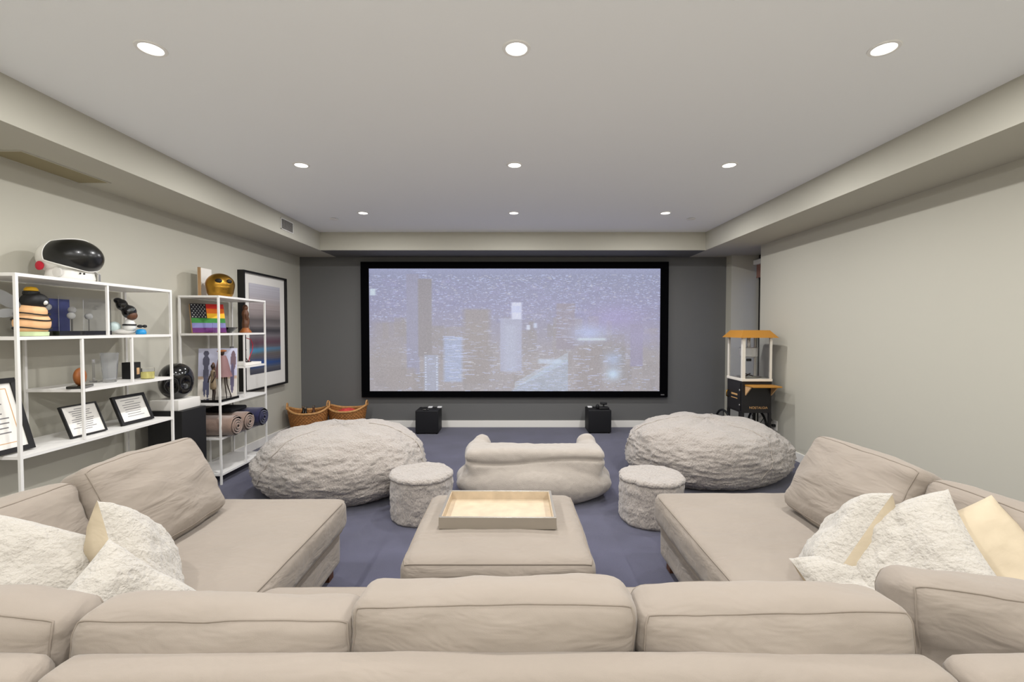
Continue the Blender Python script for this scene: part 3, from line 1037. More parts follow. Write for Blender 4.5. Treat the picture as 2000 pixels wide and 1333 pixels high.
# ---- black pedestal, white slab, sculpture
t = thing('pedestal', 'tall matte black pedestal between the two shelf units', 'pedestal', (-2.805, 3.85, 0))
MB().box(-0.14, 0.14, -0.145, 0.145, 0.02, 0.765, b=0.003).build('body', 'black_matte', t)
MB().box(-0.125, 0.125, -0.13, 0.13, 0.0, 0.02).build('plinth', 'black_matte', t)
tag(MB().box(-2.935, -2.70, 3.715, 3.975, 0.7655, 0.850, b=0.004).build('display_slab', 'slab', None, True, 40), 'thick white slab on top of the black pedestal', 'slab')
t = thing('abstract_sculpture', 'glossy black pebble-like sculpture with hollows on the white slab', 'sculpture', (-2.81, 3.845, 0.8505))
nu, nv = 72, 48
vs_, fs_ = [], []
for j in range(nv + 1):
    ph = -PI / 2 + PI * j / nv
    for i in range(nu):
        th = 2 * PI * i / nu
        c, s = math.cos(ph), math.sin(ph)
        d = Vector((math.cos(th) * abs(c) ** 0.85, math.sin(th) * abs(c) ** 0.85, math.copysign(abs(s) ** 0.9, s)))
        k = 1.0
        for q, w1, dep in ((Vector((0.35, -0.9, -0.25)), 0.36, 0.42), (Vector((0.95, -0.3, -0.1)), 0.30, 0.35), (Vector((-0.5, -0.8, 0.2)), 0.25, 0.14)):
            k -= dep * math.exp(-((d.normalized() - q.normalized()).length / w1) ** 2)
        p = Vector((d.x * 0.125 * k, d.y * 0.125 * k, 0.147 + d.z * 0.147 * (0.75 + 0.25 * k)))
        vs_.append(p)
for j in range(nv):
    for i in range(nu):
        fs_.append((j * nu + i, j * nu + (i + 1) % nu, (j + 1) * nu + (i + 1) % nu, (j + 1) * nu + i))
MB().add(vs_, fs_).build('body', 'black_gloss', t, True)

# ---- space helmet
t = thing('space_helmet', 'white space helmet with a big black visor on top of the wide shelf unit', 'helmet', (-2.83, 2.965, 1.7365), R(-6))
# local: +X is the face direction
mb = MB()
mb.ell((-0.015, 0, 0.148), (0.165, 0.140, 0.124), 40, 24)
mb.ell((-0.01, 0, 0.12), (0.135, 0.12, 0.10), 32, 16)
mb.lathe([(0.118, 0.0), (0.122, 0.02), (0.115, 0.055), (0.11, 0.08)], 40, c=(0.0, 0, 0))
mb.build('shell', 'white_plastic', t, True)
vs_, fs_ = [], []
nu, nv = 40, 20
for j in range(nv + 1):
    for i in range(nu + 1):
        a = R(-98 + 196 * i / nu)
        wdt = abs(a) / R(98)
        top = 0.97 - 0.20 * wdt ** 2
        bot = -0.80 + 0.50 * wdt ** 1.6
        s = bot + (top - bot) * j / nv
        ph = math.asin(max(-1, min(1, s * 0.93)))
        rr = math.cos(ph)
        vs_.append((0.008 + math.cos(a) * rr * 0.172, math.sin(a) * rr * 0.150, 0.152 + math.sin(ph) * 0.124))
for j in range(nv):
    for i in range(nu):
        a = j * (nu + 1) + i
        fs_.append((a, a + 1, a + nu + 2, a + nu + 1))
vz = MB().add(vs_, fs_).build('visor', 'visor', t, True)
rim = [Vector(vs_[i]) for i in range(nu + 1)] + [Vector(vs_[j * (nu + 1) + nu]) for j in range(1, nv + 1)] + \
      [Vector(vs_[nv * (nu + 1) + i]) for i in range(nu - 1, -1, -1)] + [Vector(vs_[j * (nu + 1)]) for j in range(nv - 1, 0, -1)]
MB().tube(rim, 0.004, 6, closed=True).build('visor_rim', 'white_plastic', t, True)
for sy in (-1, 1):
    MB().lathe([(0.026, 0.0), (0.028, 0.008), (0.02, 0.014), (1e-5, 0.014)], 24, mtx=Matrix.Translation((-0.055, sy * 0.128, 0.085)) @ Matrix.Rotation(R(-90 * sy), 4, 'X')).build('ear_disc', 'red', t, True, 40)
    MB().lathe([(0.03, 0.0), (0.03, 0.012), (1e-5, 0.014)], 24, mtx=Matrix.Translation((0.045, sy * 0.108, 0.045)) @ Matrix.Rotation(R(-90 * sy), 4, 'X')).build('side_cap', 'slab', t, True, 40)
for yy in (-0.012, 0.012):
    MB().ell((0.118, yy - 0.03, 0.045), (0.005, 0.006, 0.006), 10, 8).build('rivet', 'dark', t, True)
MB().box(0.06, 0.10, 0.085, 0.105, 0.005, 0.06, b=0.004).build('clasp', 'chrome', t)

# ---- figurines on the upper shelf of the wide unit
t = thing('bee_figurine', 'striped bee figurine with black head, yellow cap and clear wings', 'figurine', (-2.80, 2.690, 1.3915), R(45))
mb = MB()
mb.ell((0, 0, 0.075), (0.082, 0.075, 0.078), 32, 20)
mb.ell((0, 0, 0.14), (0.068, 0.062, 0.05), 32, 16)
remeshed('body', mb, 'skin', t, 0.006, 6)
for z_, r_ in ((0.045, 0.080), (0.095, 0.083), (0.128, 0.076)):
    MB().tube([(math.cos(a * PI / 24) * r_ * 1.0, math.sin(a * PI / 24) * r_ * 0.94, z_ + 0.006 * math.sin(a * PI / 12)) for a in range(48)], 0.0042, 6, closed=True).build('stripe', 'black_matte', t, True)
MB().ell((0.012, 0, 0.205), (0.062, 0.06, 0.05), 28, 16).build('head', 'black_matte', t, True)
MB().ell((0.055, -0.032, 0.195), (0.014, 0.014, 0.014), 14, 10).build('eye', 'white_vinyl', t, True)
MB().lathe([(0.038, 0.24), (0.036, 0.258), (0.03, 0.262)], 24).build('hat_band', 'black_matte', t, True, 40)
MB().lathe([(0.03, 0.258), (0.031, 0.272), (0.022, 0.284), (1e-5, 0.287)], 24).build('cap', 'yellow', t, True)
MB().lathe([(0.07, 0.0), (0.072, 0.022), (0.066, 0.026), (1e-5, 0.026)], 28).build('base', 'lime', t, True, 40)
for sy, zz, sc in ((1, 0.19, 1.0), (1, 0.11, 0.7), (-1, 0.19, 1.0), (-1, 0.11, 0.7)):
    MB().ell((-0.10, sy * 0.055, zz + 0.02), (0.075 * sc, 0.006, 0.035 * sc), 24, 12,
             mtx=Matrix.Rotation(R(-20 * sy), 3, 'Z') @ Matrix.Rotation(R(40 if sc == 1 else -10), 3, 'Y')).build('wing', 'frost', t, True)
# acrylic case with pale balls
t = thing('acrylic_case', 'clear display case on a black base holding small pale balls', 'display case', (-2.85, 2.985, 1.3915))
MB().box(-0.10, 0.10, -0.185, 0.185, 0.0, 0.028, b=0.003).build('base', 'black_gloss', t)
MB().box(-0.098, -0.094, -0.18, -0.085, 0.028, 0.235).build('back_card', 'charcoal_card', t)
MB().box(-0.098, -0.094, -0.085, 0.085, 0.028, 0.235).build('back_card', 'navy_print', t)
for a in ((0.094, 0.097, -0.182, 0.182), (-0.092, 0.094, -0.183, -0.180), (-0.092, 0.094, 0.180, 0.183)):
    MB().box(*a, 0.028, 0.24).build('pane', 'acryl', t)
for (yy, xx, zz) in ((-0.115, -0.04, 0.178), (-0.035, 0.03, 0.125), (0.035, -0.03, 0.165), (0.12, 0.0, 0.125)):
    b_ = MB().ell((xx, yy, zz), (0.021, 0.022, 0.022), 18, 12).build('ball', 'white_vinyl', t, True)
    MB().tube([(xx, yy, 0.028), (xx, yy, zz - 0.018)], 0.0016, 6).build('stem', 'black_matte', b_)
# seated figurine
t = thing('updo_figurine', 'figurine with tall black updo, a pale round ball and a blue base piece', 'figurine', (-2.80, 3.375, 1.3915), R(40))
mb = MB()
mb.ell((0.0, 0, 0.165), (0.045, 0.045, 0.05), 20, 14)
mb.ell((-0.04, 0, 0.215), (0.036, 0.036, 0.042), 20, 14)
mb.ell((-0.062, 0, 0.245), (0.026, 0.026, 0.022), 20, 14)
remeshed('hair', mb, 'black_gloss', t, 0.005, 6)
MB().ell((0.014, -0.008, 0.138), (0.034, 0.036, 0.034), 20, 14).build('face', 'wood', t, True)
mb = MB()
mb.lathe([(0.03, 0.03), (0.04, 0.05), (0.036, 0.075), (0.026, 0.10), (0.012, 0.115)], 20)
mb.build('torso', 'white_vinyl', t, True)
MB().lathe([(0.041, 0.064), (0.042, 0.07), (0.039, 0.076)], 20).build('belt', 'black_matte', t, True)
mb = MB()
mb.ell((-0.03, 0.02, 0.022), (0.07, 0.045, 0.022), 24, 12)
mb.build('lap', 'slab', t, True)
MB().ell((-0.085, 0.02, 0.055), (0.038, 0.038, 0.038), 24, 14).build('ball', 'pale_blue', t, True)
MB().lathe([(0.03, 0.0), (0.033, 0.012), (0.026, 0.035), (1e-5, 0.04)], 20, c=(0.065, -0.01, 0)).build('skirt_tip', 'blue', t, True)
MB().ell((0.06, 0.0, 0.06), (0.018, 0.01, 0.012), 14, 8).build('bow', 'black_matte', t, True)
MB().ell((0.088, 0.0, 0.06), (0.014, 0.01, 0.012), 14, 8).build('bow', 'black_matte', t, True)

# ---- middle shelf of the wide unit
t = thing('wooden_ball_trophy', 'rust brown wooden disc standing on a small black base', 'ornament', (-2.74, 2.915, 1.0595), R(25))
MB().box(-0.045, 0.045, -0.07, 0.07, 0, 0.016, b=0.002).build('base', 'black_gloss', t)
MB().ell((0, 0, 0.070), (0.030, 0.054, 0.056), 28, 18).build('disc', 'rust', t, True)
t = thing('glass_vase', 'tall frosted glass vase on the middle shelf', 'vase', (-2.83, 3.235, 1.0595))
MB().lathe([(1e-5, 0.0), (0.036, 0.0), (0.038, 0.01), (0.044, 0.09), (0.052, 0.205), (0.048, 0.205), (0.04, 0.09), (0.034, 0.02), (1e-5, 0.018)], 36).build('body', 'frost', t, True, 50)
t = thing('glass_block', 'clear flat glass award beside the frosted vase', 'award', (-2.93, 3.27, 1.0595))
MB().box(-0.012, 0.012, -0.05, 0.05, 0.012, 0.16, b=0.003).build('plate', 'acryl', t)
MB().box(-0.03, 0.03, -0.055, 0.055, 0, 0.012, b=0.002).build('foot', 'acryl', t)
t = thing('black_box', 'small square black box standing behind the jar candle', 'box', (-2.86, 3.455, 1.0595))
MB().box(-0.04, 0.04, -0.04, 0.04, 0, 0.122, b=0.003).build('body', 'black_matte', t)
MB().box(0.040, 0.0408, 0.0, 0.025, 0.03, 0.08).build('label_patch', 'maple', t)
t = thing('jar_candle', 'short glass jar candle with pale yellow wax', 'candle', (-2.73, 3.445, 1.0595))
MB().lathe([(1e-5, 0.003), (0.038, 0.003), (0.038, 0.052), (1e-5, 0.05)], 28).build('wax', 'wax', t, True, 40)
MB().lathe([(0.0395, 0.0), (0.042, 0.003), (0.042, 0.08), (0.0395, 0.08)], 28).build('jar', 'acryl', t, True, 40)


# ---- certificates
def certificate(label, w_, h_, center, normal, up, seed, border=0.016, cream=False, easel=True, bars=9, matw=0.0):
    t = thing('certificate_frame', label, 'picture frame', center, 0, 'framed certificates on the lower shelf')
    d = 0.009
    mb = MB()
    mb.box(-w_ / 2, w_ / 2, -d, d, h_ / 2 - border, h_ / 2)
    mb.box(-w_ / 2, w_ / 2, -d, d, -h_ / 2, -h_ / 2 + border)
    mb.box(-w_ / 2, -w_ / 2 + border, -d, d, -h_ / 2 + border, h_ / 2 - border)
    mb.box(w_ / 2 - border, w_ / 2, -d, d, -h_ / 2 + border, h_ / 2 - border)
    mb.build('frame', 'frame_black', t)
    MB().box(-w_ / 2 + border, w_ / 2 - border, -0.001, 0.004, -h_ / 2 + border, h_ / 2 - border).build('paper', 'paper', t)
    rng = random.Random(seed)
    mb = MB()
    iw, ih = w_ - 2 * border - 2 * matw, h_ - 2 * border - 2 * matw
    for k in range(bars):
        zz = ih / 2 * 0.8 - k * ih * 0.8 / bars
        ww = iw * rng.uniform(0.15, 0.36)
        xx = rng.uniform(-0.03, 0.03) * iw
        mb.box(xx - ww, xx + ww, -0.0016, -0.001, zz - ih * 0.011, zz + ih * 0.011)
    mb.build('printed_lines', 'ink', t)
    if matw:
        mb = MB()
        for s in (-1, 1):
            mb.box(s * iw / 2 - 0.002, s * iw / 2 + 0.002, -0.0016, -0.001, -ih / 2, ih / 2)
            mb.box(-iw / 2, iw / 2, -0.0016, -0.001, s * ih / 2 - 0.002, s * ih / 2 + 0.002)
        mb.build('rule', 'gold_print', t)
    if easel:
        mb = MB()
        mb.add([(-0.03, 0.012, h_ * 0.1), (0.03, 0.012, h_ * 0.1), (0.035, 0.09, -h_ / 2 + 0.012), (-0.035, 0.09, -h_ / 2 + 0.012),
                (-0.03, 0.009, h_ * 0.1), (0.03, 0.009, h_ * 0.1), (0.035, 0.086, -h_ / 2 + 0.012), (-0.035, 0.086, -h_ / 2 + 0.012)],
               [(0, 1, 2, 3), (7, 6, 5, 4), (0, 4, 5, 1), (1, 5, 6, 2), (2, 6, 7, 3), (3, 7, 4, 0)])
        mb.build('easel', 'frame_black', t)
    orient(t, center, normal, up)
    return t


certificate('slim black framed certificate with its easel leg showing, on the lower shelf', 0.245, 0.21, (-2.79, 2.985, 0.843), (0.925, -0.03, 0.375), (0, 0, 1), 1, border=0.009, bars=11)
certificate('thick black framed certificate at the far end of the lower shelf', 0.275, 0.215, (-2.79, 3.375, 0.846), (0.925, -0.03, 0.375), (0, 0, 1), 2, border=0.020, bars=8)
certificate('large black framed certificate at the left picture edge of the lower shelf', 0.29, 0.42, (-2.81, 2.495, 0.950), (0.962, 0.0, 0.27), (0, 0, 1), 3, border=0.028, bars=9, matw=0.03, easel=True)

# ---- narrow unit, top: gold helmet and a card
t = thing('gold_helmet', 'shiny gold helmet with two dark eye openings on the narrow shelf unit', 'helmet', (-2.79, 4.42, 1.7365), R(-38))
mb = MB()
mb.ell((0, 0, 0.115), (0.105, 0.125, 0.11), 36, 22)
mb.lathe([(0.09, 0.0), (0.105, 0.03), (0.115, 0.09)], 36, sx=0.92, sy=1.05)
gh = remeshed('shell', mb, 'gold', t, 0.006, 8)
for sy in (-1, 1):
    MB().ell((0.088, sy * 0.046, 0.145), (0.016, 0.03, 0.022), 20, 12, mtx=Matrix.Rotation(R(sy * 30), 3, 'Z')).build('eye_opening', 'dark', t, True)
for k in range(3):
    MB().ell((0.098, -0.012 + 0.012 * k, 0.070), (0.006, 0.003, 0.008), 10, 8).build('vent_slot', 'dark', t, True)
t = thing('greeting_card', 'pale card standing behind the gold helmet', 'card', (-2.95, 4.44, 1.7365), R(0))
MB().box(-0.004, 0.0, -0.10, 0.10, 0.0, 0.275).build('sheet', 'paper', t)
MB().add([(0.0, -0.10, 0), (0.05, -0.13, 0), (0.05, -0.13, 0.27), (0.0, -0.10, 0.275), (0.0, -0.102, 0), (0.05, -0.132, 0), (0.05, -0.132, 0.27), (0.0, -0.102, 0.275)],
         [(0, 1, 2, 3), (7, 6, 5, 4), (1, 5, 6, 2)]).build('flap', 'maple', t)

# ---- flag canvas
t = thing('flag_canvas', 'rainbow striped flag painting with white stars on a wood edged canvas', 'painting', (-2.86, 4.37, 1.50))
FW, FH = 0.275, 0.285
MB().box(-FW / 2, FW / 2, 0.0, 0.035, -FH / 2, FH / 2).build('wood_edge', 'maple', t)
sh = FH / 6
for k, c in enumerate(('s_red', 's_orange', 's_yellow', 's_green', 's_lav', 's_purple')):
    x0 = -FW / 2 + (FW * 0.46 if k < 3 else 0)
    MB().box(x0, FW / 2, -0.004, 0.0, FH / 2 - (k + 1) * sh, FH / 2 - k * sh).build('stripe', c, t)
MB().box(-FW / 2, -FW / 2 + FW * 0.46, -0.004, 0.0, 0.0, FH / 2).build('canton', 's_black', t)
for r_ in range(7):
    for c_ in range(5):
        cx = -FW / 2 + 0.012 + c_ * 0.0255 + (0.0125 if r_ % 2 else 0)
        cz = 0.012 + r_ * 0.0195
        if cx > -FW / 2 + FW * 0.46 - 0.004:
            continue
        pts = []
        for q in range(10):
            rr = 0.0058 if q % 2 == 0 else 0.0026
            pts.append((cx + rr * math.sin(q * PI / 5), -0.0046, cz + rr * math.cos(q * PI / 5)))
        MB().add(pts, [tuple(range(10))]).build('star', 'white_vinyl', t)
orient(t, (-2.87, 4.36, 1.531), (0.70, -0.62, 0.30), (0, 0, 1))
t = thing('blue_glass', 'small clear bluish glass in front of the flag painting', 'glass', (-2.74, 4.275, 1.3915))
MB().lathe([(1e-5, 0.0), (0.03, 0.0), (0.034, 0.10), (0.032, 0.10), (0.028, 0.006), (1e-5, 0.005)], 24).build('body', 'acryl', t, True, 40)
t = thing('dark_bowl', 'low black bowl on the upper shelf of the narrow unit', 'bowl', (-2.82, 4.56, 1.3915))
MB().lathe([(1e-5, 0.0), (0.04, 0.0), (0.06, 0.02), (0.095, 0.055), (0.09, 0.055), (0.055, 0.024), (1e-5, 0.012)], 32).build('bowl', 'black_gloss', t, True, 50)
MB().box(-0.06, 0.06, -0.12, -0.06, 0, 0.012, b=0.003).build('handle', 'black_matte', t)
t = thing('carved_statue', 'slim carved wooden statue on a round foot', 'statue', (-2.74, 4.74, 1.3915))
MB().lathe([(0.055, 0.0), (0.055, 0.012), (0.04, 0.03), (0.03, 0.05)], 24).build('foot', 'rust', t, True, 50)
mb = MB()
mb.lathe([(0.03, 0.045), (0.034, 0.09), (0.026, 0.14), (0.034, 0.19), (0.028, 0.22), (0.018, 0.235)], 24)
mb.ell((0, 0, 0.255), (0.026, 0.026, 0.034), 20, 14)
mb.ell((0.02, -0.012, 0.17), (0.016, 0.016, 0.045), 16, 10)
mb.ell((0.02, 0.014, 0.12), (0.014, 0.014, 0.05), 16, 10)
remeshed('figure', mb, 'wood', t, 0.004, 4)

# ---- narrow unit, half shelf: white book with wire figures
tag(MB().box(-2.93, -2.68, 4.63, 4.92, 1.0595, 1.085, b=0.003).build('white_book', 'paper', None), 'white book lying on the short shelf of the narrow unit', 'book')
t = thing('wire_sculpture', 'looping dark wire sculpture standing on the white book', 'sculpture', (-2.75, 4.80, 1.0855))
MB().tube([(0.0, 0.0, 0.0), (0.0, 0.03, 0.06), (0.0, 0.075, 0.12), (0.0, 0.085, 0.18), (0.0, 0.05, 0.235), (0.0, -0.03, 0.25)], 0.004, 8).build('loop', 'red', t, True)
MB().tube([(0.0, 0.0, 0.0), (0.0, -0.05, 0.05), (0.0, -0.075, 0.09), (0.01, -0.05, 0.13)], 0.004, 8).build('loop', 'wire', t, True)
MB().tube([(0.0, -0.04, 0.0), (0.0, -0.06, 0.06), (0.0, -0.04, 0.11)], 0.004, 8).build('loop', 'wire', t, True)
MB().box(-0.02, 0.02, -0.05, 0.02, 0, 0.008).build('foot', 'wire', t)
t = thing('grey_figurine', 'thin grey standing figurine on the white book', 'figurine', (-2.86, 4.70, 1.0855))
MB().lathe([(0.016, 0.0), (0.012, 0.02), (0.008, 0.05), (0.014, 0.11), (0.018, 0.13), (0.006, 0.14)], 14).build('body', 'ink', t, True)
MB().box(-0.012, 0.012, -0.02, 0.02, 0.135, 0.165, b=0.004).build('head', 'ink', t, True)


# ---- narrow unit: print on a board and the bronze figures
def figures_print(u, v):
    a = np.zeros(u.shape + (3,))
    a[:] = np.array([206, 208, 232])
    a += ((v - 0.5) * 30)[..., None]
    m = v < 0.42
    a[m] = np.array([228, 222, 214])
    m = np.abs(v - 0.42) < 0.03
    a[m] = np.array([205, 180, 160])

    def el(cu, cv_, ru, rv, c):
        mm = ((u - cu) / ru) ** 2 + ((v - cv_) / rv) ** 2 < 1
        a[mm] = np.array(c)
    g = (104, 104, 124)
    el(0.2, 0.90, 0.07, 0.055, g)
    el(0.2, 0.74, 0.09, 0.12, g)
    el(0.2, 0.50, 0.07, 0.2, g)
    el(0.17, 0.25, 0.04, 0.2, (90, 92, 118))
    el(0.25, 0.22, 0.04, 0.2, (90, 92, 118))
    el(0.9, 0.75, 0.07, 0.2, (130, 110, 120))
    el(0.88, 0.4, 0.05, 0.3, (110, 104, 130))
    return a


t = thing('figure_print', 'pale printed picture of standing figures leaning at the back of the narrow unit', 'picture', (-2.90, 4.33, 0.96))
MB().box(-0.165, 0.165, 0.001, 0.014, -0.245, 0.245).build('board', 'paper', t)
print_plane('picture_surface', t, 0.33, 0.49, 70, 100, figures_print)
orient(t, (-2.865, 4.475, 0.9975), (0.30, -0.94, 0.12), (0, 0, 1))


def slim_figure(label, x, y, h, hairm, dressm, seed, base=True):
    t = thing('bronze_figure', label, 'sculpture', (x, y, 0.775), R(-30), 'slender figure sculptures')
    s = h / 0.36
    for lx in (-0.012, 0.014):
        MB().tube([(lx, 0, 0), (lx * 1.2, 0.006, 0.07 * s), (lx, 0, 0.15 * s)], [0.005, 0.007, 0.009], 10).build('leg', 'bronze', t, True)
    mb = MB().lathe([(0.03, 0.10 * s), (0.034, 0.13 * s), (0.026, 0.19 * s), (0.018, 0.22 * s), (0.026, 0.26 * s), (0.024, 0.285 * s), (0.008, 0.30 * s)], 18, sy=0.75)
    mb.build('dress', dressm, t, True)
    MB().tube([(0, 0, 0.29 * s), (0, 0, 0.315 * s)], 0.007, 8).build('neck', 'bronze', t, True)
    MB().ell((0, 0, 0.335 * s), (0.016, 0.018, 0.022), 16, 12).build('head', 'bronze', t, True)
    MB().ell((-0.008, 0.008, 0.325 * s), (0.018, 0.016, 0.045), 16, 12).build('hair', hairm, t, True)
    for sx in (-1, 1):
        MB().tube([(sx * 0.022, 0, 0.28 * s), (sx * 0.045, -0.01, 0.22 * s), (sx * 0.03, -0.03, 0.17 * s)], [0.006, 0.0055, 0.004], 8).build('arm', 'bronze', t, True)
    return t


slim_figure('slender long-haired bronze figure in a tan dress on a dark base', -2.79, 4.29, 0.33, 'wood', M['tan'], 1)
t = thing('sculpture_base', 'low dark stone base carrying the slender figures', 'base', (-2.78, 4.38, 0.7485))
MB().box(-0.09, 0.09, -0.15, 0.15, 0, 0.026, b=0.003).build('block', 'black_gloss', t)
t = thing('cape_figure', 'tall figure sculpture in a flaring dusty pink cape, thin dark legs', 'sculpture', (-2.76, 4.39, 0.775))
for (a, b_) in (((0.0, -0.05), (0.0, -0.03)), ((0.0, 0.05), (0.0, 0.03)), ((0.02, 0.09), (0.0, 0.06))):
    MB().tube([(a[0], a[1], 0), (b_[0], b_[1], 0.12), (b_[0] * 0.8, b_[1] * 0.8, 0.26)], [0.004, 0.005, 0.008], 8).build('leg', 'bronze', t, True)
MB().lathe([(0.085, 0.20), (0.07, 0.25), (0.045, 0.36), (0.03, 0.40), (1e-5, 0.405)], 24, sx=0.9).build('cape', 'pink', t, True, 60)
MB().ell((0, -0.01, 0.43), (0.02, 0.024, 0.028), 16, 12).build('head', 'bronze', t, True)
MB().ell((0, -0.01, 0.445), (0.03, 0.06, 0.012), 20, 10).build('hat', 'rust', t, True)


# ---- rolled blankets
def towel(label, y, r, m, z, x0, x1, seed):
    t = thing('rolled_blanket', label, 'blanket', (0, y, z), 0, 'rolled blankets on the lower shelf')
    vs_, fs_ = [], []
    n, k = 40, 26
    for j in range(k + 1):
        x_ = x0 + (x1 - x0) * j / k
        e = 1 - 0.10 * (max(0, j - (k - 2)) / 2) ** 2
        for i in range(n):
            a = 2 * PI * i / n
            q = r * e * (1 + 0.05 * fbm((x_, math.cos(a), math.sin(a)), 2.5, seed, 3))
            vs_.append((x_, math.cos(a) * q * 1.05, max(0.002, r * 0.95 + math.sin(a) * q * 0.95)))
    for j in range(k):
        for i in range(n):
            fs_.append((j * n + i, j * n + (i + 1) % n, (j + 1) * n + (i + 1) % n, (j + 1) * n + i))
    fs_.append(tuple(range(n)))
    MB().add(vs_, fs_).build('outer_layer', m, t, True)
    # spiral end
    path = []
    for q in range(60):
        a = q * 0.33
        rr = 0.012 + (r * 0.86 - 0.012) * q / 59
        path.append((x1 - 0.004 + 0.012 * (1 - q / 59), math.cos(a) * rr, r * 0.95 + math.sin(a) * rr * 0.95))
    MB().tube(path, r * 0.085, 8).build('rolled_layers', m, t, True)
    MB().lathe([(1e-5, 0), (r * 0.93, 0)], 32, mtx=Matrix.Translation((x1 - 0.012, 0, r * 0.95)) @ Matrix.Rotation(R(90), 4, 'Y')).build('core', m, t)
    return t


towel('rolled taupe blanket nearest the black pedestal', 4.295, 0.098, 'towel_taupe', 0.4335, -3.0, -2.575, 1)
towel('rolled taupe blanket between the other taupe roll and the navy roll', 4.51, 0.096, 'towel_taupe', 0.4335, -3.0, -2.585, 2)
towel('rolled navy blanket, farthest roll on the shelf', 4.735, 0.098, 'towel_navy', 0.4335, -3.0, -2.565, 3)
MBt = MB().box(-2.98, -2.70, 4.42, 4.68, 0.622, 0.66, b=0.015)
tag(MBt.build('folded_cloth', 'black_cloth', None, True, 40), 'folded black cloth lying on top of the rolled blankets', 'cloth')

# ------------------------------------------------------------------ large framed picture on the left wall
def art(u, v):
    a = np.zeros(u.shape + (3,))
    stops = [(0.0, (70, 72, 84)), (0.05, (92, 92, 100)), (0.11, (52, 78, 130)), (0.16, (96, 92, 98)), (0.22, (104, 98, 96)), (0.27, (88, 122, 150)), (0.30, (104, 96, 104)),
             (0.35, (98, 72, 84)), (0.42, (120, 114, 118)), (0.48, (70, 68, 72)), (0.54, (128, 122, 122)), (0.60, (104, 98, 98)), (0.66, (150, 140, 138)),
             (0.76, (172, 160, 158)), (0.88, (182, 178, 184)), (1.0, (196, 194, 202))]
    pos = [s[0] for s in stops]
    for c in range(3):
        a[..., c] = np.interp(v + 0.002 * np.sin(u * 9), pos, [s[1][c] for s in stops])
    rng = np.random.RandomState(2)
    a += rng.randn(u.shape[0], 1)[..., None] * 3
    # blue pools fade to the right in the lower half
    m = (np.exp(-((v - 0.12) / 0.045) ** 2) * np.exp(-((u - 0.15) / 0.4) ** 2))[..., None]
    a = a * (1 - 0.6 * m) + np.array([40, 84, 170]) * 0.6 * m
    m = (np.exp(-((v - 0.26) / 0.03) ** 2) * np.exp(-((u - 0.15) / 0.35) ** 2))[..., None]
    a = a * (1 - 0.7 * m) + np.array([80, 150, 190]) * 0.7 * m
    return a


t = thing('framed_artwork', 'large black framed abstract of grey, plum and blue bands on the left wall', 'picture frame', (XL, 5.63, 1.40))
fy, fz, fb = 0.49, 0.69, 0.022
mb = MB()
mb.box(0.001, 0.075, -fy, fy, fz - fb, fz)
mb.box(0.001, 0.075, -fy, fy, -fz, -fz + fb)
mb.box(0.001, 0.075, -fy, -fy + fb, -fz + fb, fz - fb)
mb.box(0.001, 0.075, fy - fb, fy, -fz + fb, fz - fb)
mb.build('frame', 'frame_black', t)
MB().box(0.03, 0.045, -fy + fb, fy - fb, -fz + fb, fz - fb).build('mat_board', 'paper', t)
print_plane('print_sheet', t, 0.70, 1.06, 40, 200, art, axes=((0, 1, 0), (0, 0, 1)), origin=(0.049, 0.0, 0.03))


# ------------------------------------------------------------------ wicker baskets
def basket(label, x, y, rotz, fill):
    t = thing('wicker_basket', label, 'basket', (x, y, 0), rotz, 'wicker baskets by the screen wall')
    n, rowsn = 72, 15
    r0, r1, h = 0.17, 0.235, 0.31

    def rim(a):
        return h + 0.065 * abs(math.cos(a)) ** 3
    for j in range(rowsn):
        path = []
        for k in range(n):
            a = 2 * PI * k / n
            f = (j + 0.5) / rowsn
            hh = rim(a) * f
            rr = r0 + (r1 - r0) * f ** 0.8 + 0.005 * math.cos(k * PI + j * PI) * 1.0
            path.append((math.cos(a) * rr * 1.06, math.sin(a) * rr * 0.86, hh))
        MB().tube(path, 0.0135, 6, closed=True).build('weave_row', 'wicker', t, True)
    path = [(math.cos(2 * PI * k / n) * r1 * 1.08, math.sin(2 * PI * k / n) * r1 * 0.88, rim(2 * PI * k / n) + 0.005) for k in range(n)]
    MB().tube(path, 0.015, 8, closed=True).build('rim', 'wicker_hi', t, True)
    MB().lathe([(1e-5, 0.004), (r0, 0.004), (r0 + 0.02, 0.06)], 32, sx=1.06, sy=0.86).build('bottom', 'wicker', t, True)
    for s in (-1, 1):
        path = [(s * (r1 * 1.06 + 0.012), math.sin(k * PI / 12 - PI / 2) * 0.055, rim(0) - 0.01 + math.cos(k * PI / 12 - PI / 2) * 0.075) for k in range(13)]
        MB().tube(path, 0.010, 8).build('handle', 'wicker_hi', t, True)
    return t


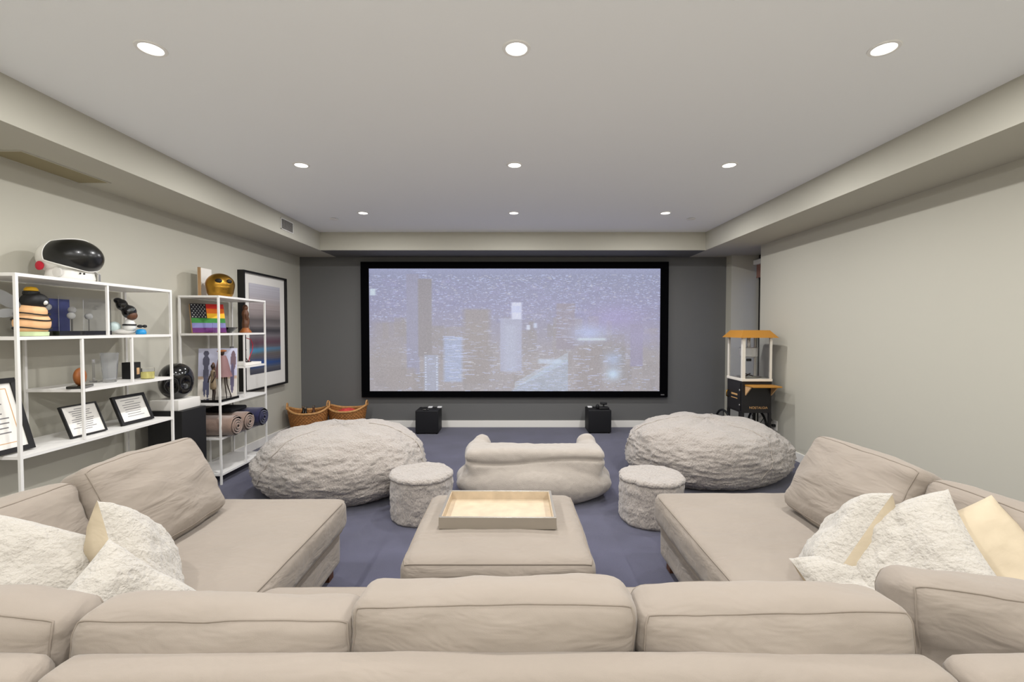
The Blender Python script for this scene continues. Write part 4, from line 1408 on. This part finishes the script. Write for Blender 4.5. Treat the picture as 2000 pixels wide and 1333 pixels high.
basket('wicker basket in the corner holding dark bottles', -2.735, 6.17, R(18), 0)
basket('wicker basket right of the corner one, filled with red cloth', -2.27, 6.33, R(4), 1)
mb = MB()
mb.ell((-2.27, 6.33, 0.20), (0.19, 0.15, 0.13), 40, 20)
o = mb.build('red_blanket', 'red_cloth', None, True)
for v in o.data.vertices:
    v.co += v.normal * 0.02 * fbm(v.co, 16, 71, 3)
tag(o, 'crumpled red cloth stuffed in the right basket', 'cloth')
for k, (x_, y_, m_, l) in enumerate(((-2.80, 6.16, 'black_gloss', 'dark bottle in the corner basket, nearer the left wall'), (-2.68, 6.20, 'wood', 'brown bottle in the corner basket, nearer the other basket'),
                                     (-2.74, 6.09, 'black_gloss', 'dark bottle at the front of the corner basket'))):
    t = thing('bottle', l, 'bottle', (x_, y_, 0.02), 0, 'bottles in the basket')
    MB().lathe([(0.04, 0.0), (0.042, 0.01), (0.042, 0.25), (0.016, 0.31), (0.015, 0.36)], 20).build('glass_body', m_, t, True, 50)
    MB().lathe([(0.018, 0.35), (0.018, 0.375), (1e-5, 0.376)], 16).build('cap', 'chrome', t, True, 50)

# ================================================================== POPCORN CART
t = thing('popcorn_cart', 'black and amber popcorn cart with glass kettle box in the right corner', 'popcorn machine', (2.775, 5.38, 0))
X0, X1, Y0, Y1 = -0.17, 0.165, -0.18, 0.18
cab = MB().box(X0, X1, Y0, Y1, 0.475, 0.835, b=0.004).build('cabinet', 'cart_black', t)
for (lx, ly) in ((X0 + 0.014, Y0 + 0.014), (X1 - 0.014, Y0 + 0.014), (X0 + 0.014, Y1 - 0.014), (X1 - 0.014, Y1 - 0.014)):
    MB().box(lx - 0.014, lx + 0.014, ly - 0.014, ly + 0.014, 0.0 if ly < 0 else 0.2, 0.476).build('leg', 'cart_black', t)
MB().box(X0 - 0.006, X1 + 0.006, Y0 - 0.006, Y1 + 0.006, 0.835, 0.865, b=0.004).build('deck', 'cart_white', t)
for (px, py, w_) in ((X0 + 0.017, Y0 + 0.017, 0.017), (X1 - 0.012, Y0 + 0.012, 0.012), (X0 + 0.012, Y1 - 0.012, 0.012), (X1 - 0.012, Y1 - 0.012, 0.012)):
    MB().box(px - w_, px + w_, py - w_, py + w_, 0.865, 1.335).build('post', 'cart_white', t)
for a in ((X0 + 0.034, X1 - 0.024, Y0 + 0.010, Y0 + 0.013), (X0 + 0.024, X1 - 0.024, Y1 - 0.013, Y1 - 0.010), (X0 + 0.010, X0 + 0.013, Y0 + 0.034, Y1 - 0.024), (X1 - 0.013, X1 - 0.010, Y0 + 0.024, Y1 - 0.024)):
    MB().box(*a, 0.866, 1.33).build('pane', 'acryl', t)
# canopy
c0, c1 = 0.048, -0.02
vs_ = [(X0 - c0, Y0 - c0, 1.33), (X1 + c0, Y0 - c0, 1.33), (X1 + c0, Y1 + c0, 1.33), (X0 - c0, Y1 + c0, 1.33),
       (X0 - c1, Y0 - c1, 1.415), (X1 + c1, Y0 - c1, 1.415), (X1 + c1, Y1 + c1, 1.415), (X0 - c1, Y1 + c1, 1.415)]
rf = MB().add(vs_, [(3, 2, 1, 0), (0, 1, 5, 4), (1, 2, 6, 5), (2, 3, 7, 6), (3, 0, 4, 7), (4, 5, 6, 7)]).build('canopy', 'orange', t)
# kettle
kt = MB().lathe([(0.08, 0.0), (0.096, 0.012), (0.098, 0.105), (0.102, 0.11), (1e-5, 0.113)], 28, c=(0.0, 0.02, 1.10)).build('kettle', 'kettle', t, True, 50)
MB().tube([(0.0, 0.02, 1.18), (0.0, 0.02, 1.33)], 0.02, 12).build('hanger', 'kettle', kt, True)
MB().tube([(0.06, 0.02, 1.16), (0.09, 0.02, 1.2), (0.095, 0.02, 1.33)], 0.004, 8).build('cable', 'cord', kt, True)
MB().box(-0.05, 0.0, -0.05, -0.02, 1.055, 1.085, b=0.004).build('handle', 'black_matte', kt)
MB().lathe([(0.12, 0.868), (0.14, 0.876)], 28, sx=0.95).build('warming_plate', 'chrome', t, True)
MB().tube([(-0.07, -0.06, 0.885), (0.0, -0.02, 0.91)], 0.008, 8).build('scoop', 'bronze', t, True)
MB().tube([(-0.06, 0.0, 0.91), (0.01, -0.07, 0.885)], 0.006, 8).build('scoop', 'bronze', t, True)
# side shelf (towards the camera)
sf = MB().box(X0 + 0.03, X1 + 0.01, Y0 - 0.19, Y0, 0.785, 0.800, b=0.003).build('side_shelf', 'orange', t)
for bx in (X0 + 0.035, X1 - 0.01):
    mb = MB()
    mb.add([(bx, Y0, 0.785), (bx, Y0 - 0.13, 0.785), (bx, Y0, 0.675), (bx + 0.012, Y0, 0.785), (bx + 0.012, Y0 - 0.13, 0.785), (bx + 0.012, Y0, 0.675)],
           [(0, 1, 2), (5, 4, 3), (0, 3, 4, 1), (1, 4, 5, 2), (2, 5, 3, 0)])
    mb.build('bracket', 'maple', sf)
# door on the left face
dr = MB().box(X0 - 0.008, X0, Y0 + 0.03, Y1 - 0.02, 0.495, 0.815, b=0.002).build('door', 'cart_black', t)
for zz in (0.56, 0.73):
    MB().ell((X0 - 0.010, Y0 + 0.04, zz), (0.005, 0.012, 0.014), 12, 8).build('hinge', 'chrome', dr, True)
MB().tube([(X0 - 0.010, Y1 - 0.05, 0.62), (X0 - 0.03, Y1 - 0.05, 0.63), (X0 - 0.03, Y1 - 0.05, 0.69), (X0 - 0.010, Y1 - 0.05, 0.70)], 0.007, 8).build('handle', 'gold', dr, True)


def lettering(body, size, parent, mtx, m='gold_print', name='lettering', depth=0.0006):
    cu = bpy.data.curves.new(name, 'FONT')
    cu.body = body
    cu.size = size
    cu.align_x = 'CENTER'
    cu.align_y = 'CENTER'
    cu.extrude = depth
    ob = bpy.data.objects.new(name + '_tmp', cu)
    COL.objects.link(ob)
    dg = bpy.context.evaluated_depsgraph_get()
    dg.update()
    me = bpy.data.meshes.new_from_object(ob.evaluated_get(dg))
    bpy.data.objects.remove(ob)
    me.transform(mtx)
    me.materials.clear()
    me.materials.append(M[m])
    o = bpy.data.objects.new(name, me)
    COL.objects.link(o)
    o.parent = parent
    return o


lettering('NOSTALGIA', 0.038, t, Matrix.Translation(((X0 + X1) / 2 + 0.02, Y0 - 0.001, 0.535)) @ Matrix.Rotation(R(90), 4, 'X'))
MB().box(X0 - 0.0092, X0 - 0.0082, -0.09, 0.055, 0.664, 0.684).build('lettering_band', 'gold_print', dr)
MB().box(X0 - 0.0092, X0 - 0.0082, -0.09, 0.06, 0.625, 0.634).build('lettering_rule', 'gold_print', dr)
# wheels
for wx in (X0 - 0.035, X1 + 0.045):
    wh = MB().tube([(wx, 0.20 + 0.215 * math.cos(a * PI / 24), 0.229 + 0.215 * math.sin(a * PI / 24)) for a in range(48)], 0.013, 8, closed=True).build('wheel', 'tyre', t, True)
    for k in range(8):
        a = k * PI / 4
        MB().tube([(wx, 0.20, 0.229), (wx, 0.20 + 0.21 * math.cos(a), 0.229 + 0.21 * math.sin(a))], 0.004, 6).build('spoke', 'black_matte', wh)
    MB().lathe([(0.02, -0.02), (0.02, 0.02)], 16, mtx=Matrix.Translation((wx, 0.20, 0.229)) @ Matrix.Rotation(R(90), 4, 'Y')).build('hub', 'black_matte', wh)
MB().tube([(X0 - 0.035, 0.20, 0.229), (X1 + 0.045, 0.20, 0.229)], 0.01, 8).build('axle', 'black_matte', t)
MB().box(-0.02, 0.01, 0.14, 0.20, 0.21, 0.476).build('axle_strut', 'cart_black', t)
MB().tube([(X1 - 0.01, Y1 - 0.05, 0.86), (X1 + 0.06, 0.12, 0.82), (X1 + 0.085, 0.08, 0.66), (X1 + 0.10, 0.05, 0.50), (X1 + 0.075, 0.0, 0.42), (X1 + 0.095, -0.03, 0.36), (X1 + 0.04, -0.05, 0.33), (X1 + 0.105, 0.0, 0.30)], 0.005, 8).build('power_cord', 'cord', t, True)
t = thing('wall_outlet', 'white wall outlet with a black plug behind the popcorn cart', 'outlet', (XR, 5.36, 0.30))
MB().box(-0.007, 0.0, -0.036, 0.036, -0.058, 0.058, b=0.003).build('plate', 'outlet', t)
MB().box(-0.045, -0.007, -0.015, 0.015, -0.015, 0.015, b=0.004).build('plug', 'tyre', t)
